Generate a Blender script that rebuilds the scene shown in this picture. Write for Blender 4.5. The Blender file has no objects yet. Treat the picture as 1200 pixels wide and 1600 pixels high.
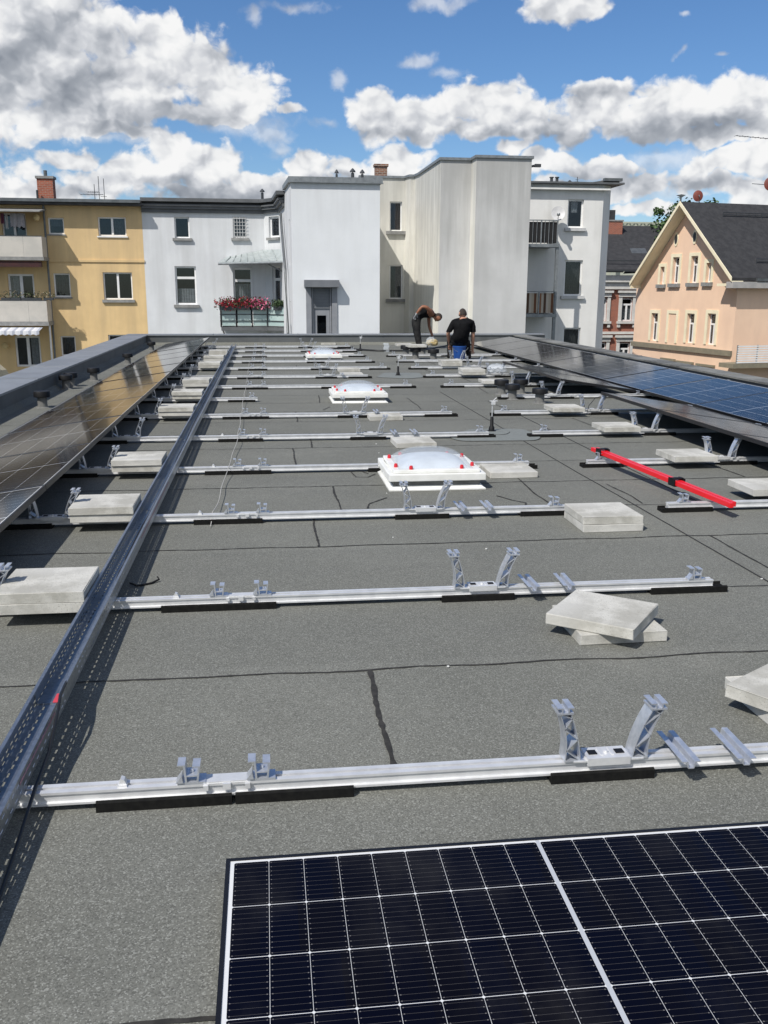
import bpy, bmesh, math, random
from mathutils import Vector, Matrix

# ------------------------------------------------------------------ camera, sky, sun, exposure
S = bpy.context.scene
C = S.collection
rnd = random.Random(7)
FOC, CAMH = 1450.0, 1.52                      # focal length in photo pixels (1200x1600), camera height above the roof
Yc = Vector((-187, -350, FOC)).normalized()   # world +Y (along the roof) seen from the camera (x right, y down, z forward)
Xc = Vector((11795, -295, FOC)); Xc = (Xc - Yc * Xc.dot(Yc)).normalized()
Zc = Xc.cross(Yc)
if Zc.y > 0: Zc = -Zc
camd = bpy.data.cameras.new('camera'); cam = bpy.data.objects.new('camera', camd); C.objects.link(cam)
camd.sensor_fit = 'VERTICAL'; camd.sensor_height = 36.0; camd.lens = FOC / 1600 * 36.0
camd.clip_start = 0.05; camd.clip_end = 3000
right = Vector((Xc.x, Yc.x, Zc.x)); down = Vector((Xc.y, Yc.y, Zc.y)); fwd = Vector((Xc.z, Yc.z, Zc.z))
mw = Matrix.Identity(4)
for i in range(3):
    mw[i][0], mw[i][1], mw[i][2] = right[i], -down[i], -fwd[i]
mw[0][3], mw[1][3], mw[2][3] = 0, 0, CAMH
cam.matrix_world = mw
S.camera = cam
S.view_settings.view_transform = 'Standard'; S.view_settings.look = 'None'
S.view_settings.exposure = 0.0; S.view_settings.gamma = 1.0
S.cycles.max_bounces = 8; S.cycles.transparent_max_bounces = 12
S.cycles.sample_clamp_indirect = 4.0

LDIR = Vector((0.62, 0.58, -1.0)).normalized()     # direction the sunlight travels
sund = bpy.data.lights.new('sun', 'SUN'); sun = bpy.data.objects.new('sun', sund); C.objects.link(sun)
sund.energy = 4.7; sund.angle = math.radians(0.5); sund.color = (1.0, 0.955, 0.89)
sun.rotation_euler = LDIR.to_track_quat('-Z', 'Y').to_euler()
SUN_EL = math.asin(-LDIR.z); SUN_AZ = math.atan2(-LDIR.x, -LDIR.y)   # azimuth from +Y towards +X

def ray(px, py):
    a, b = (px - 600) / FOC, (py - 800) / FOC
    return right * a + down * b + fwd
def gp(px, py, z=0.0):
    r = ray(px, py); t = (z - CAMH) / r.z
    return Vector((r.x * t, r.y * t, z))
def wp(px, py, Y):
    r = ray(px, py); t = Y / r.y
    return Vector((r.x * t, Y, CAMH + r.z * t))

# ---- node helpers
class NT:
    def __init__(s, tree):
        s.t = tree; s.n = tree.nodes; s.l = tree.links
    def new(s, typ, **kw):
        n = s.n.new(typ)
        for k, v in kw.items(): setattr(n, k, v)
        return n
    def put(s, sock, v):
        if isinstance(v, (int, float)): sock.default_value = v
        elif isinstance(v, (tuple, list, Vector)):
            v = tuple(v)
            if sock.type == 'RGBA' and len(v) == 3: v = v + (1,)
            sock.default_value = v
        else: s.l.new(v, sock)
    def m(s, op, a, b=None, c=None, clamp=False):
        n = s.new('ShaderNodeMath', operation=op); n.use_clamp = clamp
        s.put(n.inputs[0], a)
        if b is not None: s.put(n.inputs[1], b)
        if c is not None: s.put(n.inputs[2], c)
        return n.outputs[0]
    def v(s, op, a, b=None):
        n = s.new('ShaderNodeVectorMath', operation=op)
        s.put(n.inputs[0], a)
        if b is not None: s.put(n.inputs[1], b)
        return n.outputs['Value'] if op in ('DOT_PRODUCT', 'LENGTH', 'DISTANCE') else n.outputs[0]
    def mix(s, f, a, b):
        n = s.new('ShaderNodeMix', data_type='RGBA')
        s.put(n.inputs[0], f); s.put(n.inputs[6], a); s.put(n.inputs[7], b)
        return n.outputs[2]
    def noise(s, vec, scale, detail=4, rough=0.55, dim='3D'):
        n = s.new('ShaderNodeTexNoise', noise_dimensions=dim)
        if vec is not None: s.put(n.inputs['Vector'], vec)
        n.inputs['Scale'].default_value = scale; n.inputs['Detail'].default_value = detail
        n.inputs['Roughness'].default_value = rough
        return n.outputs['Fac']
    def ramp(s, f, lo, hi):
        n = s.new('ShaderNodeMapRange', interpolation_type='SMOOTHSTEP')
        s.put(n.inputs[0], f); n.inputs[1].default_value = lo; n.inputs[2].default_value = hi
        return n.outputs[0]
    def xyz(s, v):
        n = s.new('ShaderNodeSeparateXYZ'); s.put(n.inputs[0], v); return n.outputs
    def comb(s, x, y, z=0.0):
        n = s.new('ShaderNodeCombineXYZ'); s.put(n.inputs[0], x); s.put(n.inputs[1], y); s.put(n.inputs[2], z)
        return n.outputs[0]

W = bpy.data.worlds.new('World'); S.world = W; W.use_nodes = True
w = NT(W.node_tree); w.n.clear()
wout = w.new('ShaderNodeOutputWorld')
sky = w.new('ShaderNodeTexSky', sky_type='NISHITA'); sky.sun_disc = False
sky.sun_elevation = SUN_EL; sky.sun_rotation = SUN_AZ
sky.air_density = 1.0; sky.dust_density = 0.3; sky.ozone_density = 3.0; sky.altitude = 200
hs = w.new('ShaderNodeHueSaturation'); hs.inputs['Saturation'].default_value = 1.12; hs.inputs['Value'].default_value = 1.0
w.l.new(sky.outputs[0], hs.inputs['Color'])
bg = w.new('ShaderNodeBackground'); bg.inputs[1].default_value = 0.094
tint = w.v('MULTIPLY', hs.outputs[0], (0.86, 0.99, 1.16))
w.l.new(tint, bg.inputs[0])
# cumulus clouds: a field of ellipses in (azimuth, elevation), broken up by noise into billows
tc = w.new('ShaderNodeTexCoord'); D = w.xyz(tc.outputs['Generated'])
az = w.m('ARCTAN2', D[0], D[1]); el = w.m('ARCSINE', D[2])
P0 = w.comb(az, el)
def wnoise(vec, sc, det, amp):
    n = w.new('ShaderNodeTexNoise', noise_dimensions='2D'); w.put(n.inputs['Vector'], vec); n.inputs['Scale'].default_value = sc; n.inputs['Detail'].default_value = det
    q = w.v('SCALE', w.v('SUBTRACT', n.outputs['Color'], (0.5, 0.5, 0.5))); q.node.inputs['Scale'].default_value = amp
    return w.v('ADD', vec, q)
PW = wnoise(P0, 24, 5, 0.030)
def skypos(px, py):
    r = ray(px, py).normalized()
    return math.atan2(r.x, r.y), math.asin(r.z)
def field(lst, src):
    cur = None
    for (cx, cy, rx, ry) in lst:
        a, e = skypos(cx, cy)
        q = w.v('MULTIPLY', w.v('SUBTRACT', src, (a, e, 0)), (1450 / rx, 1450 / ry, 0))
        d = w.v('DOT_PRODUCT', q, q)
        cur = d if cur is None else w.m('MINIMUM', cur, d)
    return w.m('SUBTRACT', 1.0, w.m('SQRT', cur))
big = [(50, 40, 175, 100), (40, 120, 150, 75), (150, 140, 150, 55), (275, 95, 85, 64), (250, 60, 60, 40), (335, 120, 70, 50), (395, 150, 55, 32), (100, 190, 130, 24), (452, 166, 22, 13),
       (300, 172, 130, 24), (-60, 120, 120, 110), (110, 246, 42, 20), (10, 292, 70, 32), (70, 305, 70, 26), (160, 285, 70, 30), (225, 272, 60, 40), (270, 230, 34, 26), (320, 264, 66, 40), (290, 262, 60, 42),
       (400, 286, 60, 22), (478, 258, 46, 24), (540, 268, 60, 22), (620, 262, 56, 28), (592, 182, 48, 46), (655, 188, 70, 34), (720, 165, 66, 34), (780, 172, 60, 40), (828, 190, 44, 30), (740, 200, 90, 22),
       (885, 198, 64, 32), (940, 178, 60, 36), (1010, 190, 90, 36), (1070, 165, 80, 38), (1150, 160, 70, 40), (1200, 175, 60, 45), (940, 138, 58, 18), (1110, 210, 80, 20), (1260, 180, 90, 60),
       (800, 234, 30, 14), (870, 258, 60, 18), (930, 262, 70, 16), (980, 292, 100, 22), (1120, 258, 50, 22), (1170, 250, 50, 26), (1230, 250, 70, 40), (1010, 325, 60, 14), (1110, 290, 80, 24), (1180, 300, 60, 30), (880, 6, 62, 28),
       (-150, 270, 140, 60), (1350, 300, 120, 50), (430, 304, 280, 16), (860, 300, 60, 26)]
wisp = [(650, 92, 40, 12), (700, 114, 32, 14), (527, 131, 22, 13), (503, 191, 28, 16), (433, 231, 26, 18), (398, 26, 22, 18), (455, 12, 46, 16), (690, 2, 60, 12), (1067, 24, 12, 6),
        (1065, 86, 12, 6), (1130, 88, 12, 6), (360, 192, 120, 24), (420, 210, 50, 16), (150, 212, 90, 18), (1040, 250, 110, 30), (900, 282, 90, 24), (1060, 300, 110, 24)]
dark = [(90, 132, 120, 30), (210, 172, 170, 24), (130, 168, 120, 22), (330, 186, 90, 14), (10, 110, 100, 34), (120, 60, 70, 26), (180, 200, 70, 10), (640, 212, 110, 12), (760, 212, 80, 10), (900, 222, 80, 12), (1000, 212, 110, 18),
        (1120, 192, 120, 14), (940, 146, 60, 10), (960, 285, 110, 22), (330, 302, 110, 12), (130, 304, 90, 10), (1100, 290, 70, 12), (540, 282, 60, 8), (250, 285, 50, 10)]
f1 = field(big, PW); f2 = field(wisp, PW); f3 = field(dark, PW)
PN = wnoise(w.comb(w.m('ADD', az, 3.1), w.m('MULTIPLY', el, 1.2), 0.7), 34, 4, 0.018)
OFF = (-0.006, 0.0095, 0.0)
def billow(vec):
    def vor(sc):
        v_ = w.new('ShaderNodeTexVoronoi', feature='SMOOTH_F1', voronoi_dimensions='2D'); w.put(v_.inputs['Vector'], vec)
        v_.inputs['Scale'].default_value = sc; v_.inputs['Smoothness'].default_value = 0.35
        return v_.outputs['Distance']
    a = w.m('MULTIPLY', vor(26), 0.55); b = w.m('MULTIPLY', vor(62), 0.28); c = w.m('MULTIPLY', vor(140), 0.15)
    return w.m('SUBTRACT', 0.75, w.m('ADD', a, w.m('ADD', b, c)))
b1 = billow(PN); b2 = billow(w.v('ADD', PN, OFF))
n1 = w.noise(PN, 20, 9, 0.6, '2D')
edge = w.m('ADD', w.m('MULTIPLY', w.m('SUBTRACT', b1, 0.33), 0.80), w.m('MULTIPLY', w.m('SUBTRACT', n1, 0.5), 1.25))
cov = w.ramp(w.m('ADD', f1, edge), 0.0, 0.38)
covw = w.m('MULTIPLY', w.ramp(w.m('ADD', f2, w.m('MULTIPLY', w.m('SUBTRACT', n1, 0.52), 2.0)), 0.0, 0.9), 0.55)
cov = w.m('MAXIMUM', cov, covw)
# unseen broken cloud, added behind the camera to neutralise the blue sky light
back = w.m('MULTIPLY', w.ramp(D[1], 0.05, -0.35), w.ramp(D[2], 0.0, 0.15))
cov = w.m('MAXIMUM', cov, w.m('MULTIPLY', w.ramp(w.noise(tc.outputs['Generated'], 2.6, 6, 0.55), 0.42, 0.56), w.m('MULTIPLY', back, 0.9)))
emb = w.m('ADD', w.m('MULTIPLY', w.m('SUBTRACT', b1, b2), 0.65), w.m('MULTIPLY', w.m('SUBTRACT', w.noise(PN, 13, 3, 0.5, '2D'), w.noise(w.v('ADD', PN, (-0.012, 0.022, 0.0)), 13, 3, 0.5, '2D')), 1.25))
crease = w.m('MULTIPLY', w.m('SUBTRACT', b1, 0.42), 0.18)
dk = w.ramp(w.m('ADD', f3, w.m('MULTIPLY', w.m('SUBTRACT', w.noise(PN, 11, 3, 0.5, '2D'), 0.5), 1.0)), -0.75, 0.85)
lit = w.m('ADD', w.m('ADD', 0.84, emb), crease)
lit = w.m('SUBTRACT', lit, w.m('MULTIPLY', dk, 0.46), clamp=True)
rp_ = w.new('ShaderNodeValToRGB'); w.put(rp_.inputs[0], lit)
e_ = rp_.color_ramp.elements
e_[0].position = 0.0; e_[0].color = (0.27, 0.30, 0.35, 1); e_[1].position = 1.0; e_[1].color = (1.0, 1.0, 1.0, 1)
for p_, c_ in ((0.35, (0.43, 0.46, 0.51, 1)), (0.65, (0.70, 0.72, 0.76, 1)), (0.85, (0.92, 0.93, 0.94, 1))):
    q = e_.new(p_); q.color = c_
cbg = w.new('ShaderNodeBackground'); w.l.new(rp_.outputs[0], cbg.inputs[0]); cbg.inputs[1].default_value = 0.93
msh = w.new('ShaderNodeMixShader'); w.put(msh.inputs[0], cov)
w.l.new(bg.outputs[0], msh.inputs[1]); w.l.new(cbg.outputs[0], msh.inputs[2])
w.l.new(msh.outputs[0], wout.inputs[0])
W.cycles.sampling_method = 'MANUAL'; W.cycles.sample_map_resolution = 512

# ------------------------------------------------------------------ mesh helpers
class MB:
    def __init__(s): s.v = []; s.f = []; s.mi = []
    def face(s, pts, mi=0):
        i = len(s.v); s.v += [tuple(p) for p in pts]; s.f.append(tuple(range(i, i + len(pts)))); s.mi.append(mi)
    def hexa(s, p, mi=0):       # p: 8 points, bottom 4 ccw then top 4
        i = len(s.v); s.v += [tuple(q) for q in p]
        for f in ((3, 2, 1, 0), (4, 5, 6, 7), (0, 1, 5, 4), (1, 2, 6, 5), (2, 3, 7, 6), (3, 0, 4, 7)):
            s.f.append(tuple(i + k for k in f)); s.mi.append(mi)
    def box(s, x0, x1, y0, y1, z0, z1, mi=0):
        s.hexa([(x0, y0, z0), (x1, y0, z0), (x1, y1, z0), (x0, y1, z0), (x0, y0, z1), (x1, y0, z1), (x1, y1, z1), (x0, y1, z1)], mi)
    def prism(s, poly, fn, a, b, mi=0, caps=True):   # poly 2d ccw; fn(u, v, t) -> xyz ; extruded from t=a to t=b
        n = len(poly); i = len(s.v)
        s.v += [tuple(fn(u, v, a)) for u, v in poly] + [tuple(fn(u, v, b)) for u, v in poly]
        for k in range(n):
            k2 = (k + 1) % n
            s.f.append((i + k, i + k2, i + n + k2, i + n + k)); s.mi.append(mi)
        if caps:
            s.f.append(tuple(i + k for k in reversed(range(n)))); s.mi.append(mi)
            s.f.append(tuple(i + n + k for k in range(n))); s.mi.append(mi)
    def tube(s, pts, r, seg=8, mi=0, caps=True):
        pts = [Vector(p) for p in pts]; rings = []
        rr = r if isinstance(r, (list, tuple)) else [r] * len(pts)
        ref = Vector((0.13, 0.31, 0.94))
        for k, p in enumerate(pts):
            d = (pts[min(k + 1, len(pts) - 1)] - pts[max(k - 1, 0)]).normalized()
            a = d.cross(ref)
            if a.length < 0.05: a = d.cross(Vector((1, 0, 0)))
            a.normalize(); b = d.cross(a)
            i = len(s.v); rings.append(i)
            for q in range(seg):
                t = 2 * math.pi * q / seg
                s.v.append(tuple(p + (a * math.cos(t) + b * math.sin(t)) * rr[k]))
        for k in range(len(pts) - 1):
            for q in range(seg):
                q2 = (q + 1) % seg
                s.f.append((rings[k] + q, rings[k] + q2, rings[k + 1] + q2, rings[k + 1] + q)); s.mi.append(mi)
        if caps:
            s.f.append(tuple(rings[0] + q for q in reversed(range(seg)))); s.mi.append(mi)
            s.f.append(tuple(rings[-1] + q for q in range(seg))); s.mi.append(mi)
    def lathe(s, prof, cx=0, cy=0, seg=24, mi=0):    # prof: (r, z) from bottom to top
        rings = []
        for r, z in prof:
            rings.append(len(s.v))
            for q in range(seg):
                t = 2 * math.pi * q / seg
                s.v.append((cx + r * math.cos(t), cy + r * math.sin(t), z))
        for k in range(len(prof) - 1):
            for q in range(seg):
                q2 = (q + 1) % seg
                s.f.append((rings[k] + q, rings[k] + q2, rings[k + 1] + q2, rings[k + 1] + q)); s.mi.append(mi)
        s.f.append(tuple(rings[0] + q for q in reversed(range(seg)))); s.mi.append(mi)
        s.f.append(tuple(rings[-1] + q for q in range(seg))); s.mi.append(mi)
    def pbox(s, pl, s0, s1, d0, d1, z0, z1, mi=0):   # box in wall-plane coordinates
        s.hexa([pl.p(s0, d0, z0), pl.p(s1, d0, z0), pl.p(s1, d1, z0), pl.p(s0, d1, z0), pl.p(s0, d0, z1), pl.p(s1, d0, z1), pl.p(s1, d1, z1), pl.p(s0, d1, z1)], mi)
    def xf(s, M, start=0):
        for k in range(start, len(s.v)): s.v[k] = tuple(M @ Vector(s.v[k]))
    def mesh(s, name, mats, smooth=False, bevel=0, weld=False):
        me = bpy.data.meshes.new(name); me.from_pydata(s.v, [], s.f)
        if not isinstance(mats, (list, tuple)): mats = [mats]
        for m in mats: me.materials.append(m)
        for p, k in zip(me.polygons, s.mi): p.material_index = k
        if bevel or weld:
            bm = bmesh.new(); bm.from_mesh(me)
            bmesh.ops.remove_doubles(bm, verts=bm.verts, dist=1e-5)
            if bevel: bmesh.ops.bevel(bm, geom=list(bm.edges), offset=bevel, segments=2, affect='EDGES', profile=0.6)
            bm.to_mesh(me); bm.free()
        if smooth:
            for p in me.polygons: p.use_smooth = True
        me.update()
        return me
    def build(s, name, mats, parent=None, **kw):     # vertices are world coordinates; stored relative to the parent chain
        o = parent; off = Vector((0, 0, 0))
        while o is not None: off += o.location; o = o.parent
        s.v = [(a - off.x, b - off.y, c - off.z) for a, b, c in s.v]
        return link(name, s.mesh(name, mats, **kw), parent)
def link(name, me, parent=None, loc=None, mat=None):
    o = bpy.data.objects.new(name, me); C.objects.link(o)
    if parent: o.parent = parent
    if loc is not None: o.location = loc
    if mat is not None: o.matrix_local = mat
    return o
def tag(o, label=None, cat=None, group=None, kind=None):
    if label: o['label'] = label
    if cat: o['category'] = cat
    if group: o['group'] = group
    if kind: o['kind'] = kind
    return o
def thing(name, label, cat, loc=(0, 0, 0), group=None, rz=0.0):
    o = bpy.data.objects.new(name, None); C.objects.link(o); o.location = loc; o.rotation_euler = (0, 0, rz)
    o.empty_display_size = 0.1
    return tag(o, label, cat, group, 'thing')
def dup(o, label=None, parent=None):
    c = o.copy(); C.objects.link(c)
    if parent: c.parent = parent
    if label: c['label'] = label
    for ch in [q for q in C.objects if q.parent == o]: dup(ch, None, c)
    return c
def shade_auto(me, ang=0.6):
    for p in me.polygons: p.use_smooth = True
    try: me.set_sharp_from_angle(angle=ang)
    except Exception: pass
ORD = ['first', 'second', 'third', 'fourth', 'fifth', 'sixth', 'seventh', 'eighth', 'ninth', 'tenth', 'eleventh', 'twelfth', 'thirteenth', 'fourteenth', 'fifteenth', 'sixteenth']

# ------------------------------------------------------------------ materials
def mat(name, c1, rough=0.6, c2=None, ns=6.0, metal=0.0, bump=None, spec=0.5, speck=None, det=5, streak=None, lo=0.35, hi=0.65, top=None):
    m = bpy.data.materials.new(name); m.use_nodes = True
    t = NT(m.node_tree); b = t.n['Principled BSDF']
    co = t.new('ShaderNodeTexCoord').outputs['Object']
    col = None
    if c2 is not None:
        col = t.mix(t.ramp(t.noise(co, ns, det, 0.6), lo, hi), c1, c2)
    if speck:   # (scale, colour, lo, hi)
        sc, scol, a, bb = speck
        col = t.mix(t.ramp(t.noise(co, sc, 2, 0.5), a, bb), col if col is not None else c1, scol)
    if streak:  # (colour, amount, vertical squash): vertical run-off stains
        scol, amt, sq = streak
        sv = t.v('MULTIPLY', co, (1.0, 1.0, sq))
        f = t.m('MULTIPLY', t.ramp(t.noise(sv, 1.5, 4, 0.55), 0.40, 0.75), amt)
        col = t.mix(f, col if col is not None else c1, scol)
    if top:     # (colour, z from, z to, amount): run-off dirt hanging down from the wall top, uneven along the wall
        tcol, za, zb, amt = top
        z_ = t.xyz(co)[2]; sv = t.v('MULTIPLY', co, (1.2, 1.2, 0.10))
        n_ = t.noise(sv, 2.4, 4, 0.6); zz = t.m('ADD', z_, t.m('MULTIPLY', t.m('SUBTRACT', n_, 0.5), (zb - za) * 1.5))
        col = t.mix(t.m('MULTIPLY', t.ramp(zz, za, zb), amt), col if col is not None else c1, tcol)
    t.put(b.inputs['Base Color'], col if col is not None else c1)
    b.inputs['Roughness'].default_value = rough; b.inputs['Metallic'].default_value = metal
    b.inputs['Specular IOR Level'].default_value = spec
    if bump:
        bn = t.new('ShaderNodeBump'); bn.inputs['Strength'].default_value = bump[1]; bn.inputs['Distance'].default_value = bump[2] if len(bump) > 2 else 0.01
        t.put(bn.inputs['Height'], t.noise(co, bump[0], 4, 0.6)); t.l.new(bn.outputs[0], b.inputs['Normal'])
    return m
M = {}
M['alu'] = mat('aluminium', (0.74, 0.745, 0.745), 0.40, (0.64, 0.645, 0.65), 14, metal=0.40)
M['alu_raw'] = mat('bright_extruded_aluminium', (0.68, 0.70, 0.74), 0.32, (0.54, 0.57, 0.62), 30, metal=0.65)
M['rubber'] = mat('black_rubber', (0.006, 0.006, 0.006), 0.8, (0.011, 0.011, 0.010), 40, spec=0.15)
M['black'] = mat('black_plastic', (0.007, 0.007, 0.0075), 0.55, spec=0.3)
M['frame_black'] = mat('black_anodised_frame', (0.014, 0.014, 0.016), 0.38, metal=0.3)
M['concrete'] = mat('concrete', (0.53, 0.52, 0.475), 0.88, (0.345, 0.335, 0.295), 6, bump=(55, 0.45, 0.005), speck=(170, (0.26, 0.25, 0.22), 0.60, 0.72), streak=((0.60, 0.595, 0.57), 0.55, 1.0), det=8)
M['lead'] = mat('grey_parapet_sheet', (0.085, 0.09, 0.09), 0.6, (0.125, 0.13, 0.13), 1.6, metal=0.1, bump=(3, 0.15, 0.01), streak=((0.09, 0.10, 0.105), 0.5, 0.3))
M['cap'] = mat('zinc_cap_sheet', (0.27, 0.285, 0.30), 0.45, (0.21, 0.222, 0.235), 2.2, metal=0.25, bump=(2.5, 0.2, 0.01), streak=((0.28, 0.29, 0.30), 0.5, 1.0))
M['cap_felt'] = mat('weathered_felt_cap', (0.20, 0.20, 0.185), 0.85, (0.09, 0.09, 0.085), 1.3, speck=(60, (0.34, 0.34, 0.31), 0.58, 0.75), bump=(20, .3, .005))
M['felt_dark'] = mat('bitumen_bleed', (0.016, 0.015, 0.013), 0.85, (0.032, 0.030, 0.026), 30)
M['felt_new'] = mat('new_felt_patch', (0.17, 0.185, 0.175), 0.9, (0.145, 0.155, 0.148), 30, speck=(210, (0.25, 0.27, 0.26), 0.55, 0.72))
M['pipe_grey'] = mat('grey_vent_pipe', (0.12, 0.12, 0.115), 0.8, (0.17, 0.17, 0.16), 14)
M['white_pvc'] = mat('white_curb_plastic', (0.78, 0.78, 0.75), 0.4, (0.68, 0.68, 0.64), 6)
M['red'] = mat('red_painted_bar', (0.72, 0.012, 0.02), 0.32)
M['red_cap'] = mat('red_plastic_cap', (0.55, 0.02, 0.03), 0.4)
M['cable'] = mat('black_cable', (0.012, 0.012, 0.012), 0.5)
M['string'] = mat('grey_cord', (0.42, 0.41, 0.38), 0.8)
M['tar_line'] = mat('dark_marking_cord', (0.035, 0.035, 0.035), 0.8)
M['tape'] = mat('red_tape', (0.55, 0.05, 0.07), 0.5)
def galv(name, slots=None):
    m = bpy.data.materials.new(name); m.use_nodes = True
    t = NT(m.node_tree); b = t.n['Principled BSDF']; co = t.new('ShaderNodeTexCoord').outputs['Object']
    vo = t.new('ShaderNodeTexVoronoi'); vo.inputs['Scale'].default_value = 70; t.put(vo.inputs['Vector'], co)
    f = t.m('MULTIPLY', t.xyz(vo.outputs['Color'])[0], 0.7)
    t.put(b.inputs['Base Color'], t.mix(f, (0.30, 0.325, 0.35), (0.46, 0.48, 0.50)))
    b.inputs['Metallic'].default_value = 0.85; b.inputs['Roughness'].default_value = 0.36
    if slots is not None:     # real perforation: the sheet is open inside each slot
        x, y, z = t.xyz(co)
        u = x if slots == 'x' else z
        pu = 0.0355 if slots == 'x' else 0.031
        row = t.m('FLOOR', t.m('DIVIDE', u, pu))
        yy = t.m('ADD', y, t.m('MULTIPLY', t.m('MODULO', t.m('ABSOLUTE', row), 2.0), 0.026))
        fy = t.m('FRACT', t.m('DIVIDE', yy, 0.052)); fu = t.m('FRACT', t.m('DIVIDE', u, pu))
        a = t.m('LESS_THAN', t.m('ABSOLUTE', t.m('SUBTRACT', fy, 0.5)), 0.25)
        c = t.m('LESS_THAN', t.m('ABSOLUTE', t.m('SUBTRACT', fu, 0.5)), 0.085)
        h = t.m('MULTIPLY', a, c)
        tr = t.new('ShaderNodeBsdfTransparent'); mx = t.new('ShaderNodeMixShader')
        t.put(mx.inputs[0], h); t.l.new(b.outputs[0], mx.inputs[1]); t.l.new(tr.outputs[0], mx.inputs[2])
        t.l.new(mx.outputs[0], t.n['Material Output'].inputs[0])
    return m
M['galv'] = galv('galvanised_steel'); M['galv_floor'] = galv('perforated_tray_floor', 'x'); M['galv_side'] = galv('perforated_tray_side', 'z')
def glassmat(name, tint, fac_lo, fac_hi, rough=0.02, trans=(1, 1, 1)):
    m = bpy.data.materials.new(name); m.use_nodes = True
    t = NT(m.node_tree); t.n.remove(t.n['Principled BSDF'])
    tr = t.new('ShaderNodeBsdfTransparent'); t.put(tr.inputs[0], trans)
    gl = t.new('ShaderNodeBsdfGlossy'); t.put(gl.inputs['Color'], tint); gl.inputs['Roughness'].default_value = rough
    lw = t.new('ShaderNodeLayerWeight'); lw.inputs[0].default_value = 0.3
    mx = t.new('ShaderNodeMixShader')
    f = t.m('ADD', t.m('MULTIPLY', lw.outputs['Fresnel'], fac_hi), fac_lo, clamp=True)
    t.put(mx.inputs[0], f); t.l.new(tr.outputs[0], mx.inputs[1]); t.l.new(gl.outputs[0], mx.inputs[2])
    t.l.new(mx.outputs[0], t.n['Material Output'].inputs[0])
    return m
M['pane'] = glassmat('window_pane', (0.8, 0.85, 0.9), 0.03, 0.35, trans=(0.72, 0.74, 0.76))
def domemat():
    m = bpy.data.materials.new('acrylic_dome'); m.use_nodes = True
    t = NT(m.node_tree); b = t.n['Principled BSDF']
    b.inputs['Base Color'].default_value = (0.80, 0.84, 0.88, 1); b.inputs['Roughness'].default_value = 0.08
    tr = t.new('ShaderNodeBsdfTransparent'); t.put(tr.inputs[0], (0.88, 0.9, 0.92))
    mx = t.new('ShaderNodeMixShader'); mx.inputs[0].default_value = 0.26
    t.l.new(tr.outputs[0], mx.inputs[1]); t.l.new(b.outputs[0], mx.inputs[2]); t.l.new(mx.outputs[0], t.n['Material Output'].inputs[0])
    return m
M['dome'] = domemat()
M['dome_inner'] = mat('opal_inner_shell', (0.50, 0.54, 0.58), 0.35, (0.62, 0.66, 0.70), 5)
def bagmat():
    m = bpy.data.materials.new('clear_plastic_film'); m.use_nodes = True
    t = NT(m.node_tree); b = t.n['Principled BSDF']
    b.inputs['Base Color'].default_value = (0.75, 0.8, 0.85, 1); b.inputs['Roughness'].default_value = 0.12
    tr = t.new('ShaderNodeBsdfTransparent'); mx = t.new('ShaderNodeMixShader'); mx.inputs[0].default_value = 0.30
    t.l.new(tr.outputs[0], mx.inputs[1]); t.l.new(b.outputs[0], mx.inputs[2]); t.l.new(mx.outputs[0], t.n['Material Output'].inputs[0])
    return m
M['film'] = bagmat()
ML, MWID = 1.700, 1.134      # module size
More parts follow.
